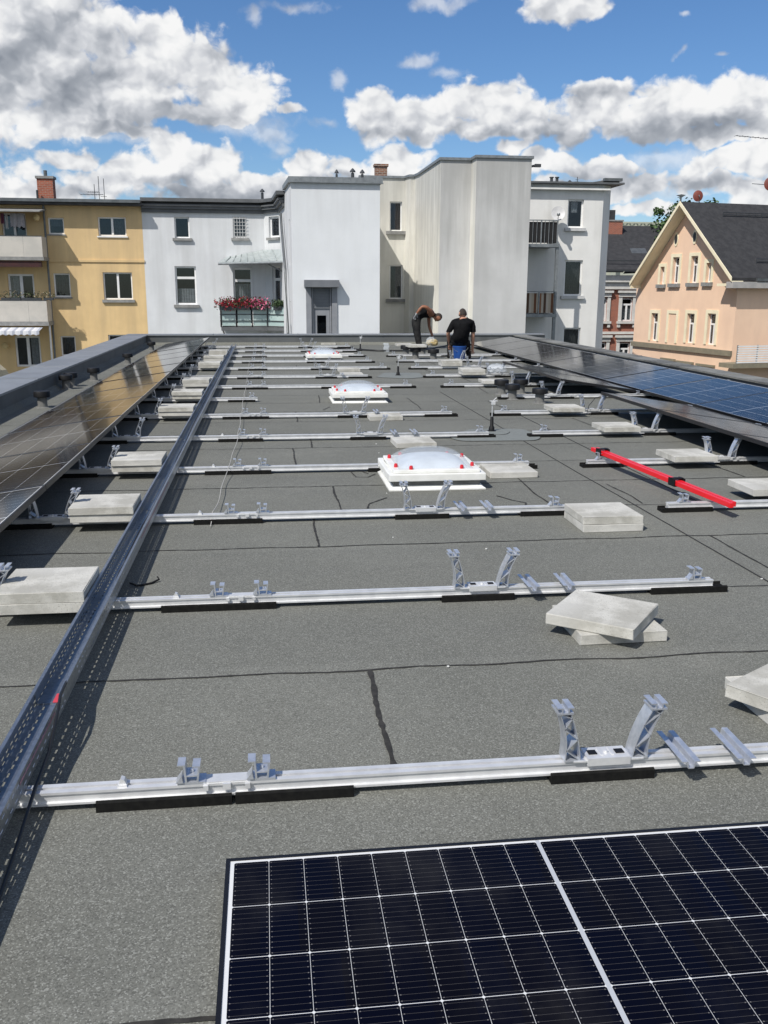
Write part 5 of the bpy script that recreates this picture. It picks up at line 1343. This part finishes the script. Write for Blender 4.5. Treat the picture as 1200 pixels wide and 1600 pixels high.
for f_ in (.20, .82):
    s_ = sA + (sr_ - sA) * f_
    for d_ in [1.5 + k * .9 for k in range(20)]:
        p = rp(s_, d_, .0); b.tube([p, (p[0], p[1], p[2] + .28)], .02, 4)
    p0, p1 = rp(s_, 1.5, .14), rp(s_, 21, .14); b.tube([p0, p1], .025, 5); p0, p1 = rp(s_, 1.5, .26), rp(s_, 21, .26); b.tube([p0, p1], .025, 5)
b.build('snow_guard', M['steel_dk'], rf)
for i, h in enumerate(ups):
    window(pk, gpl, h, cols=2 if i in (1, 2) else 1, transom=.68 if i in (1, 2) else None, fw=.07, sill=(.22, .16, .22, 'sill'), rev=.2)
for h in (los[0], los[2], los[3]): window(pk, gpl, h, cols=2, transom=.66, fw=.07, rev=.2, cur=(.1, .9, .05, .6, 'curtain_dark'))
for i, h in enumerate(ups + los):
    b = MB(); s0, s1, z0, z1 = h; wd = .20
    b.pbox(gpl, s0 - wd, s0, -.05, -.002, z0, z1 + wd); b.pbox(gpl, s1, s1 + wd, -.05, -.002, z0, z1 + wd); b.pbox(gpl, s0, s1, -.05, -.002, z1, z1 + wd)
    b.build('window_surround', M['cream'], pk)
s0, s1, z0, z1 = los[1]
cz = g_pt(600, 1200)[1]
M['ocker'] = mat('olive_string_course', (.24, .21, .15), .8, (.20, .18, .13), 3)
b = MB(); b.pbox(gpl, -.04, GW + .02, -.14, -.002, cz - .30, cz); b.build('string_course', M['ocker'], pk)
b = MB()
for x0, x1, y in ((490, 582, 1292), (595, 705, 1312), (728, 848, 1332)):
    r_ = g_rect(x0, y - 7, x1, y + 7); b = MB(); b.pbox(gpl, r_[0], r_[1], -.16, -.002, r_[2], r_[3]); b.build('window_hood', M['ocker'], pk)
for x, y in ((588, 488), (712, 472)):
    s_, z_ = g_pt(x, y); b = MB(); pr = [(s_ + .28 * math.cos(2 * math.pi * k / 16) * .75, z_ + .42 * math.sin(2 * math.pi * k / 16)) for k in range(16)]
    b.prism(pr, lambda u, v, t: gpl.p(u, t, v), -.04, -.004); o = b.build('round_vent', M['cream'], pk)
    b = MB(); b.prism([(s_ + (u - s_) * .68, z_ + (v - z_) * .68) for u, v in pr], lambda u, v, t: gpl.p(u, t, v), -.052, -.042); b.build('louvre', M['steel_dk'], o)
window(pk, spl, sdw[0], cols=2)
# balcony on the side wall
bz1, bz0 = spl.hit(1170, 541, -1.2)[1], spl.hit(1170, 566, -1.2)[1]; bs = spl.hit(1152, 555, -1.2)[0]
b = MB(); b.pbox(spl, bs - .25, bs + 6, -1.25, -.01, bz0 - .32, bz0 - .08); o = b.build('balcony', M['ocker'], pk)
b = MB()
for k in range(8): zz = bz0 + (bz1 - bz0) * k / 7; b.pbox(spl, bs, bs + 6, -1.22, -1.19, zz - .045, zz + .035)
b.build('slat_rail', M['win_white'], o)
for k in range(5): b = MB(); b.pbox(spl, bs + k * 1.3, bs + k * 1.3 + .06, -1.185, -1.12, bz0 - .08, bz1 + .06); b.build('rail_post', M['steel_gr'], o)
q = wp(1091, 306, 56); b0 = dish(pk, (q.x, q.y, q.z), (.15, 1, -.05), .33, M['dish_r'])
q = wp(1199, 287, 57); dish(pk, (q.x + .2, q.y, q.z), (.15, 1, -.05), .40, M['dish_r'])
b = MB(); q = wp(1064, 308, 55); b.tube([(q.x, q.y, zA - .1), (q.x, q.y, q.z + .1)], .05, 6); b.prism([(q.x - .28, q.z + .1), (q.x + .05, q.z - .02), (q.x + .28, q.z + .12), (q.x, q.z + .16)], lambda u, v, t: (u, t, v), 54.95, 55.05); b.build('gable_finial', M['gutter'], pk)
b = MB(); a_ = wp(1150, 212, 62); c_ = wp(1215, 218, 62); b.tube([a_, c_], .02, 5); 
for k in range(9): p = a_.lerp(c_, k / 8); b.tube([p + Vector((0, -.25, 0)), p + Vector((0, .25, .0))], .012, 4)
b.tube([c_ + Vector((.3, 0, .1)), (c_.x + .3, c_.y, zA - 1)], .03, 6); b.tube([wp(1175, 287, 60), wp(1215, 290, 60)], .02, 4)
b.build('roof_antenna', M['steel_dk'], pk)

# ---- F: red brick house behind
YF = 75.0
pf = PL((0, YF), (1, 0))
rb = thing('red_brick_house', 'red brick house with white window surrounds and dark roof behind the pink house', 'house', (29, YF, GZ))
xf0, xf1 = wp(925, 480, YF).x, wp(1040, 480, YF).x
ze = wp(960, 441, YF).z
def f_rect(x0, y0, x1, y1): return pf.rect(920 + x0 / 4.2857, 260 + y0 / 4.2857, 920 + x1 / 4.2857, 260 + y1 / 4.2857)
fw_ = [f_rect(218, 882, 290, 1036), f_rect(90, 882, 120, 1036), f_rect(200, 1180, 270, 1330), f_rect(75, 1180, 112, 1330)]
b = MB(); wall(b, pf, xf0, xf1, GZ, ze, fw_); b.build('wall', [M['brick_red'], M['room']], rb)
for h in fw_: window(rb, pf, h, cols=2, transom=.72, fw=.1, cur=(.1, .9, .05, .7, 'curtain'))
M['stone_w'] = mat('pale_stucco_trim', (.62, .61, .58), .8, (.54, .53, .50), 3)
for s0, s1, z0, z1 in fw_:
    b = MB()
    b.pbox(pf, s0 - .26, s0, -.10, -.002, z0, z1 + .1); b.pbox(pf, s1, s1 + .26, -.10, -.002, z0, z1 + .1); b.pbox(pf, s0 - .30, s1 + .30, -.16, -.002, z1 + .1, z1 + .42); b.pbox(pf, s0 - .42, s1 + .42, -.30, -.002, z1 + .423, z1 + .60)
    b.pbox(pf, s0 - .36, s1 + .36, -.25, -.002, z0 - .2, z0 - .01); b.pbox(pf, s0 - .30, s0 - .08, -.18, -.002, z0 - .5, z0 - .203); b.pbox(pf, s1 + .08, s1 + .30, -.18, -.002, z0 - .5, z0 - .203)
    b.build('window_surround', M['stone_w'], rb)
b = MB(); zs_ = wp(960, 520, YF).z; b.pbox(pf, xf0, xf1, -.14, -.004, zs_ - .10, zs_ + .10); b.build('string_course', M['stone_w'], rb); b = MB(); b.pbox(pf, xf0, xf1, -.25, -.004, ze - .55, ze); b.pbox(pf, xf0, xf1, -.45, -.003, ze + .003, ze + .55); b.build('cornice', M['stone_w'], rb)
b = MB(); zr_ = wp(1000, 353, YF + 6).z; x_r = wp(1031, 355, YF + 6).x; zev = wp(960, 421, YF - .6).z
b.face([(xf0, YF - .7, zev), (xf1 + .8, YF - .7, zev), (x_r, YF + 6, zr_), (xf0, YF + 6, zr_)]); b.face([(xf0, YF - .7, zev - .12), (xf0, YF + 6, zr_ - .12), (x_r, YF + 6, zr_ - .12), (xf1 + .8, YF - .7, zev - .12)])
b.face([(xf0, YF - .7, zev - .12), (xf1 + .8, YF - .7, zev - .12), (xf1 + .8, YF - .7, zev), (xf0, YF - .7, zev)]); b.face([(xf1 + .8, YF - .7, zev - .12), (xf1 + .8, YF + 12, zev - .12), (x_r, YF + 6, zr_)]); b.face([(xf0, YF + 6, zr_), (x_r, YF + 6, zr_), (xf1 + .8, YF + 12, zev), (xf0, YF + 12, zev)])
rf2 = b.build('roof', M['slate'], rb)
b = MB(); zz = zev + .7; b.box(xf0, xf1 + .5, YF - .12, YF - .06, zz - .05, zz + .05); b.box(xf0, xf1 + .6, YF - .86, YF - .72, zev - .16, zev - .02); b.build('snow_guard', M['steel_dk'], rf2)
q = wp(1000, 398, YF + 1.8); b = MB(); b.hexa([(q.x - .75, q.y - .6, q.z - .5), (q.x + .6, q.y - .6, q.z - .5), (q.x + .6, q.y + .6, q.z + .42), (q.x - .75, q.y + .6, q.z + .42), (q.x - .75, q.y - .75, q.z - .38), (q.x + .6, q.y - .75, q.z - .38), (q.x + .6, q.y + .45, q.z + .54), (q.x - .75, q.y + .45, q.z + .54)])
b.build('roof_window', M['gutter'], rf2)
q = wp(959, 350, YF + 5); chimney(rb, q.x, q.y, zr_ - 2, wp(959, 344, YF + 5).z, 1.3, .8, M['brick_red'], 0)
q = wp(955, 340, YF + 5.5); b = MB(); b.box(q.x - .5, q.x + .35, q.y, q.y + .6, zr_ - 2, wp(955, 328, YF + 5.5).z); b.build('chimney', M['slate'], rb)

# ---- far steel truss
YT = 130.0
tr = thing('steel_truss', 'pale green steel lattice girder behind the dark roof of the brick house', 'truss', (wp(990, 350, YT).x, YT, GZ))
b = MB(); xa, xb = wp(955, 350, YT).x, wp(1045, 350, YT).x; za, zb2 = wp(990, 346.5, YT).z, wp(990, 354, YT).z
b.box(xa, xb, YT, YT + .5, za - .22, za); b.box(xa, xb, YT, YT + .5, zb2 - .3, zb2)
n = 8
for k in range(n):
    x0, x1 = xa + (xb - xa) * k / n, xa + (xb - xa) * (k + 1) / n; xm = (x0 + x1) / 2
    b.tube([(x0, YT + .25, zb2), (xm, YT + .25, za - .1)], .10, 6); b.tube([(xm, YT + .25, za - .1), (x1, YT + .25, zb2)], .10, 6)
for x in (xa + 1, xb - 1): b.box(x - .3, x + .3, YT + .55, YT + 1, GZ, za)
b.build('girder', mat('pale_green_steel', (.42, .44, .36), .6), tr)
b = MB(); b.box(xa, xb, YT + 1.5, YT + 8, GZ, zb2 + .5); b.build('hall', mat('pale_hall_cladding', (.45, .46, .38), .7), tr)

# ---- tree behind the pink house
def tree(label, px, py_top, Y, R, seed):
    q = wp(px, py_top, Y); base = Vector((q.x, Y, GZ)); r = random.Random(seed)
    t = thing('broadleaf_tree', label, 'tree', tuple(base))
    b = MB(); H = q.z - GZ
    b.tube([base, base + Vector((.1, 0, H * .3)), base + Vector((0, .1, H * .62)), base + Vector((.15, 0, H * .85))], [.42, .32, .2, .06], 10)
    tips = []
    for k in range(16):
        a = r.uniform(0, 6.28); h = H * r.uniform(.35, .75); L = R * r.uniform(.5, .95)
        s_ = base + Vector((0, 0, h)); m_ = s_ + Vector((math.cos(a) * L * .5, math.sin(a) * L * .5, L * .3)); e = s_ + Vector((math.cos(a) * L, math.sin(a) * L, L * r.uniform(.3, .7)))
        b.tube([s_, m_, e], [.12, .07, .02], 6); tips += [m_.lerp(e, .5), e]
    b.build('trunk', mat('bark_brown', (.07, .055, .04), .9, (.11, .09, .07), 6), t)
    c = MB()
    cl = tips + [base + Vector((r.gauss(0, .4) * R, r.gauss(0, .4) * R, H * r.uniform(.55, .98))) for _ in range(26)]
    for p in cl:
        cr = r.uniform(.5, 1.1)
        if p.z + cr * .6 > q.z: p = Vector((p.x, p.y, q.z - cr * .6))
        for k in range(120):
            v_ = Vector((r.gauss(0, 1), r.gauss(0, 1), r.gauss(0, .8))); v_ = v_.normalized() * cr * r.uniform(.4, 1.0) + p
            u = Vector((r.uniform(-1, 1), r.uniform(-1, 1), r.uniform(-.6, .6))).normalized(); n_ = u.cross(Vector((r.uniform(-1, 1), r.uniform(-1, 1), r.uniform(-1, 1)))).normalized(); s_ = r.uniform(.10, .2)
            c.face([v_ - u * s_, v_ + n_ * s_ * .7, v_ + u * s_, v_ - n_ * s_ * .7], r.randrange(2))
    c.build('crown', [M['leaf_dark'], mat('mid_green_leaf', (.06, .11, .03), .7)], t)
tree('broad green tree whose crown shows behind the gable of the pink house', 1062, 312, 80, 3.6, 5)

# ------------------------------------------------------------------ the two workers
def skin(name, nodes, edges, mats, parent, sub=2, root=0):
    me = bpy.data.meshes.new(name); me.from_pydata([n[:3] for n in nodes], edges, [])
    o = bpy.data.objects.new('tmp', me); C.objects.link(o)
    o.modifiers.new('skin', 'SKIN'); s = o.modifiers.new('sub', 'SUBSURF'); s.levels = s.render_levels = sub
    for k, n in enumerate(nodes):
        sv = me.skin_vertices[0].data[k]; r = n[3] if len(n) > 3 else .05
        sv.radius = (r, n[4] if len(n) > 4 else r); sv.use_root = (k == root)
    bpy.context.view_layer.update()
    dg = bpy.context.evaluated_depsgraph_get()
    m2 = bpy.data.meshes.new_from_object(o.evaluated_get(dg)); m2.name = name
    bpy.data.objects.remove(o)
    m2.materials.clear()
    for m in mats: m2.materials.append(m)
    for p in m2.polygons: p.use_smooth = True; p.material_index = 0
    return link(name, m2, parent)
class Graph:
    def __init__(s): s.n = []; s.e = []; s.t = []; s.tag = 'torso'
    def add(s, p, r, prev=None, r2=None):
        s.n.append((p[0], p[1], p[2], r, r2 or r)); i = len(s.n) - 1
        if prev is not None: s.e.append((prev, i)); s.t.append(s.tag)
        return i
    def where(s, q):          # limb whose bone lies nearest
        best, bt = 1e9, None
        for (a, b), tg in zip(s.e, s.t):
            A, B = Vector(s.n[a][:3]), Vector(s.n[b][:3]); d = B - A; u = max(0, min(1, (q - A).dot(d) / max(1e-9, d.length_squared)))
            L = (A + d * u - q).length - (s.n[a][3] * (1 - u) + s.n[b][3] * u)
            if L < best: best, bt = L, tg
        return bt
    def chain(s, pts, prev=None):
        for p, r in pts: prev = s.add(p, r, prev)
        return prev
def hand(gr, wrist_i, w_, d, side, k=1.0):
    """palm and five separate bent fingers; d: pointing direction, side: thumb side"""
    d = Vector(d).normalized(); sd = (Vector(side) - d * Vector(side).dot(d)).normalized(); n = d.cross(sd); w_ = Vector(w_)
    p1 = gr.add(w_ + d * .035, .026 * k, wrist_i, .015 * k); p2 = gr.add(w_ + d * .075, .030 * k, p1, .013 * k)
    for j, (o, L) in enumerate(((.030, .070), (.010, .080), (-.011, .074), (-.031, .058))):
        a = w_ + d * .095 + sd * o; b = a + d * L * .55 + n * .012; c = a + d * L * .9 + n * .034
        i = gr.add(a, .0095 * k, p2); i = gr.add(b, .0085 * k, i); gr.add(c, .007 * k, i)
    a = w_ + d * .045 + sd * .038; b = a + d * .028 + sd * .022 + n * .008; c = b + d * .026 + sd * .004 + n * .012
    i = gr.add(a, .011 * k, p1); i = gr.add(b, .010 * k, i); gr.add(c, .008 * k, i)
M['skin_tan'] = mat('tanned_skin', (.27, .115, .062), .6, (.21, .09, .05), 10)
M['skin_fair'] = mat('fair_skin', (.46, .25, .17), .6, (.40, .20, .135), 10)  # fair skin's own two tones, mottled by noise
M['hair'] = mat('short_dark_hair', (.025, .018, .014), .9, (.04, .03, .024), 60)
M['shirt_black'] = mat('black_cotton', (.006, .006, .007), .95, (.010, .010, .011), 12, bump=(14, .5, .02), spec=.1)
M['trouser'] = mat('dark_grey_work_trousers', (.016, .016, .017), .95, (.03, .03, .029), 9, spec=.15, bump=(10, .6, .02))
M['glove'] = mat('grey_work_glove', (.33, .34, .35), .8, (.2, .2, .21), 25)
M['boot'] = mat('dark_work_boot', (.02, .018, .016), .7)
M['blue'] = mat('blue_plastic_bucket', (.012, .065, .26), .4, (.01, .05, .20), 4)
M['eye'] = mat('eye', (.05, .04, .035), .3)
def head(parent, c, face, up, sk, name_hair='hair'):
    """skull, jaw, nose, ears as part of the body graph are returned as nodes by caller; here hair and eyes"""
    f = Vector(face).normalized(); u = Vector(up); u = (u - f * u.dot(f)).normalized(); r = f.cross(u); c = Vector(c)
    b = MB(); n, mm = 14, 8                     # hair: cap over crown and back
    rows = []
    for j in range(mm + 1):
        th = math.pi * .62 * j / mm; row = []
        for k in range(n):
            ph = 2 * math.pi * k / n
            lo = th * (1 - .30 * max(0, math.cos(ph)))        # shorter over the face
            v_ = u * math.cos(lo) * .122 + (f * math.cos(ph) * .104 + r * math.sin(ph) * .086) * math.sin(lo)
            row.append(c + v_ - f * .006)
        rows.append(row)
    for j in range(mm):
        for k in range(n): b.face([rows[j][k], rows[j + 1][k], rows[j + 1][(k + 1) % n], rows[j][(k + 1) % n]])
    b.build(name_hair, M['hair'], parent, smooth=True, weld=True)
    for s in (-1, 1):
        b = MB(); e = c + f * .086 + r * s * .032 + u * .005
        b.lathe([(.004, -.008), (.010, -.004), (.011, 0), (.010, .004), (.004, .008)], 0, 0, 8); b.xf(Matrix.Translation(e)); b.build('eye', M['eye'], parent)
def head_nodes(gr, prev, c, face, up):
    f = Vector(face).normalized(); u = Vector(up); u = (u - f * u.dot(f)).normalized(); r = f.cross(u); c = Vector(c)
    a = gr.add(c - u * .085 + f * .02, .058, prev); b = gr.add(c - u * .02 + f * .008, .086, a, .080); t = gr.add(c + u * .05, .088, b, .082)
    gr.add(c + u * .085, .06, t)
    gr.add(c + f * .103 - u * .022, .012, b)                                # nose
    for s in (-1, 1): gr.add(c + r * s * .088 - f * .005 - u * .01, .016, b)  # ears
    gr.add(c + f * .078 - u * .072, .022, a)                                # chin and mouth
def clothing(name, body, gr, pred, off, m, parent):
    src = body.data; keep = [p for p in src.polygons if pred(gr.where(p.center), p.center)]
    idx = {}; V = []; F = []
    r = random.Random(3)
    for p in keep:
        f = []
        for v in p.vertices:
            if v not in idx:
                idx[v] = len(V); q = src.vertices[v]; V.append(tuple(q.co + q.normal * (off + r.uniform(-.003, .004))))
            f.append(idx[v])
        F.append(f)
    me = bpy.data.meshes.new(name); me.from_pydata(V, [], F); me.materials.append(m)
    for p in me.polygons: p.use_smooth = True
    return link(name, me, parent)
# bending worker
base = gp(657, 545, 0)
t = thing('person', 'bare-backed worker in dark trousers bending far forward with one hand on the hip', 'person', tuple(base))
O = Vector(base)
g1 = Graph()
pel = g1.add(Vector((-.15, 0, .82)), .145)
ab = g1.add(Vector((-.02, 0, .91)), .135, pel); ch = g1.add(Vector((.13, 0, .935)), .155, ab); up_ = g1.add(Vector((.24, 0, .90)), .125, ch)
nk = g1.add(Vector((.33, 0, .845)), .058, up_)
FD, UD = (.35, .05, -1), (1, 0, .25)
g1.tag = 'head'; head_nodes(g1, nk, (.44, -.01, .80), FD, UD)
g1.tag = 'arm'; i = g1.chain([((.22, -.20, .95), .062), ((.10, -.27, 1.06), .052), ((-.02, -.28, 1.08), .046), ((-.10, -.25, .97), .038), ((-.15, -.22, .90), .028)], up_)
hand(g1, i, (-.15, -.22, .90), (-.35, .35, -.9), (.9, .3, 0))
i = g1.chain([((.24, .18, .84), .060), ((.245, .20, .70), .050), ((.25, .19, .57), .043), ((.30, .16, .42), .038), ((.345, .14, .30), .028)], up_)
hand(g1, i, (.345, .14, .30), (.3, -.1, -1), (0, -1, 0))
g1.tag = 'leg'
for s in (-1, 1):
    g1.chain([((-.14, s * .10, .72), .095), ((-.10, s * .12, .42), .066), ((-.04, s * .13, .12), .046), ((0.0, s * .13, .05), .045), ((.12, s * .14, .035), .035)], pel)
def at_o(o): o.location = (0, 0, 0); return o
body = skin('body', g1.n, g1.e, [M['skin_tan']], t)
clothing('trousers', body, g1, lambda tg, c: tg == 'leg' or (tg == 'torso' and c.x < -.05), .014, M['trouser'], t)
clothing('vest', body, g1, lambda tg, c: tg == 'torso' and c.x > -.09 and (c.x < .13 or c.z < .90 - .0 * c.x), .010, M['shirt_black'], t)
for s in (-1, 1):
    g4 = Graph(); a = g4.add((-.02, s * .13, .09), .058); a = g4.add((0, s * .13, .05), .055, a); a = g4.add((.10, s * .14, .042), .046, a, .05); g4.add((.17, s * .145, .036), .036, a, .045)
    skin('boot', g4.n, g4.e, [M['boot']], t)
for (w_, d_, sd_) in (((-.15, -.22, .90), (-.35, .35, -.9), (.9, .3, 0)), ((.345, .14, .30), (.3, -.1, -1), (0, -1, 0))):
    g5 = Graph(); a = g5.add(Vector(w_) - Vector(d_).normalized() * .02, .036); a2 = g5.add(w_, .034, a); hand(g5, a2, w_, d_, sd_, 1.22); skin('glove', g5.n, g5.e, [M['glove']], t)
def head_parts(t, O, c, fd, ud):
    head(t, O + Vector(c), fd, ud, None)
head_parts(t, O, (.44, -.01, .80), FD, UD)
# seated worker seen from behind
base = gp(717.5, 562, 0); O = Vector(base)
bk = thing('bucket', 'bright blue plastic bucket under the seated worker', 'bucket', tuple(base))
b = MB(); b.lathe([(.115, 0), (.12, .004), (.143, .27), (.152, .272), (.152, .30), (.14, .302), (.13, .296)], base.x, base.y, 28)
b.build('tub', M['blue'], bk)
b = MB(); b.tube([(base.x + .156 * math.cos(a), base.y - .02 + .156 * math.sin(a) * .3 - .14, .275 - .10 * math.sin(a)) for a in [math.pi * k / 12 for k in range(13)]], .005, 6); b.build('handle', M['steel_gr'], bk)
t = thing('person', 'seated worker in a black T-shirt seen from behind with both arms hanging forward', 'person', (base.x, base.y, 0))
g1 = Graph()
pel = g1.add((.01, 0, .40), .165); ab = g1.add((.03, -.02, .53), .165, pel); ch = g1.add((.055, .0, .68), .185, ab); up_ = g1.add((.065, .03, .80), .135, ch)
nk = g1.add((.07, .055, .885), .056, up_)
HC = (.072, .085, .985); FD, UD = (.05, 1, -.35), (0, .3, 1)
g1.tag = 'head'; head_nodes(g1, nk, HC, FD, UD)
g1.tag = 'arm'; i = g1.chain([((-.135, .02, .80), .066), ((-.20, .02, .68), .054), ((-.255, .05, .575), .046), ((-.215, .16, .45), .040), ((-.18, .24, .34), .028)], up_)
hand(g1, i, (-.18, .24, .34), (.2, .6, -.7), (1, 0, 0))
i = g1.chain([((.265, .02, .79), .066), ((.295, .0, .66), .054), ((.30, .02, .51), .046), ((.315, .08, .36), .040), ((.32, .12, .25), .028)], up_)
hand(g1, i, (.32, .12, .25), (.05, .25, -1), (-1, .3, 0))
g1.tag = 'leg'; g1.chain([((-.11, .16, .37), .088), ((-.14, .40, .42), .066), ((-.13, .46, .20), .050), ((-.13, .44, .06), .045), ((-.14, .54, .035), .036)], pel)
g1.chain([((.14, .10, .36), .088), ((.235, .30, .36), .066), ((.245, .22, .17), .050), ((.25, .14, .06), .045), ((.27, .24, .035), .036)], pel)
body = skin('body', g1.n, g1.e, [M['skin_fair']], t)
clothing('t_shirt', body, g1, lambda tg, c: (tg == 'torso' and c.z > .36 and c.z < .875) or (tg == 'arm' and c.z > .60), .014, M['shirt_black'], t)
clothing('trousers', body, g1, lambda tg, c: tg == 'leg' or (tg == 'torso' and c.z < .40), .011, M['trouser'], t)
for x, y in ((-.13, .44), (.25, .14)):
    g4 = Graph(); a = g4.add((x, y, .09), .056); a = g4.add((x, y, .05), .055, a); a = g4.add((x + .015, y + .09, .042), .046, a); g4.add((x + .025, y + .16, .036), .036, a)
    skin('boot', g4.n, g4.e, [M['boot']], t)
head_parts(t, O, HC, FD, UD)

# ------------------------------------------------------------------ plastic bags and scraps
def crumple(name, c, ext, m, seed, parent=None):
    r = random.Random(seed); bm = bmesh.new(); bmesh.ops.create_icosphere(bm, subdivisions=3, radius=1.0)
    ph = [(Vector((r.uniform(-1, 1), r.uniform(-1, 1), r.uniform(-1, 1))) * r.uniform(3, 9), r.uniform(0, 6)) for _ in range(7)]
    for v in bm.verts:
        d = 1 + sum(.08 * abs(math.sin(v.co.dot(k) + p)) for k, p in ph) - .2 + r.uniform(-.05, .05)
        q = v.co * d; v.co = Vector((q.x * ext[0], q.y * ext[1], max(q.z, -.85) * ext[2]))
    me = bpy.data.meshes.new(name); bm.to_mesh(me); bm.free(); me.materials.append(m)
    return link(name, me, parent, c)
p = gp(776, 592, 0); p = Vector((p.x, p.y, .117))
t = thing('plastic_bag', 'crumpled clear plastic bag of metal parts lying on a slab by the vent cluster', 'plastic bag', tuple(p))
crumple('film', (0, 0, .06), (.15, .11, .075), M['film'], 3, t)
b = MB()
rr = random.Random(9)
for k in range(12): x, y = rr.uniform(-.09, .10), rr.uniform(-.05, .05); b.box(p.x + x - .02, p.x + x + .02, p.y + y - .01, p.y + y + .015, p.z + .02 + .01 * (k % 4), p.z + .035 + .01 * (k % 4))
b.build('metal_parts', M['alu'], t)
p = gp(675, 560, 0); 
t = thing('plastic_bag', 'clear bag with yellow contents lying on the rightmost vent by the bending worker', 'plastic bag', (p.x, p.y, .27))
crumple('contents', (0, 0, .075), (.115, .085, .075), mat('straw_yellow_contents', (.46, .36, .17), .8, (.36, .28, .13), 12), 6, t); crumple('film', (-.03, 0, .09), (.10, .08, .10), M['film'], 8, t)
p = gp(604, 550, 0); b = MB()
for k in range(6):
    z0, z1 = k / 6 * .22, (k + 1) / 6 * .22; o0, o1 = .015 * math.sin(k * 2), .015 * math.sin(k * 2 + 2)
    b.hexa([(p.x - .07 + o0, p.y, z0), (p.x + .06 + o0, p.y - .02, z0), (p.x + .06 + o0, p.y + .02, z0), (p.x - .07 + o0, p.y + .03, z0), (p.x - .07 + o1, p.y, z1), (p.x + .05 + o1, p.y - .02, z1), (p.x + .05 + o1, p.y + .02, z1), (p.x - .07 + o1, p.y + .03, z1)])
tag(b.build('plastic_sleeve', M['film']), 'clear plastic sleeve standing upright on the roof left of the vents', 'plastic sleeve')
rr = random.Random(21)
b = MB()
for px, py in ((604, 771), (588, 694), (592, 708), (560, 664), (700, 1042), (614, 840), (760, 858), (1190, 905), (668, 648), (120, 948), (478, 600)):
    q = gp(px, py, .004); s_ = rr.uniform(.004, .009); a = rr.uniform(0, 3)
    b.hexa([(q.x + s_ * math.cos(a + k * 1.571), q.y + s_ * .6 * math.sin(a + k * 1.571), .004) for k in range(4)] + [(q.x + s_ * math.cos(a + k * 1.571), q.y + s_ * .6 * math.sin(a + k * 1.571), .009) for k in range(4)])
tag(b.build('debris', M['white_pvc']), 'scattered white plastic crumbs lying on the roof felt', 'debris', kind='stuff')
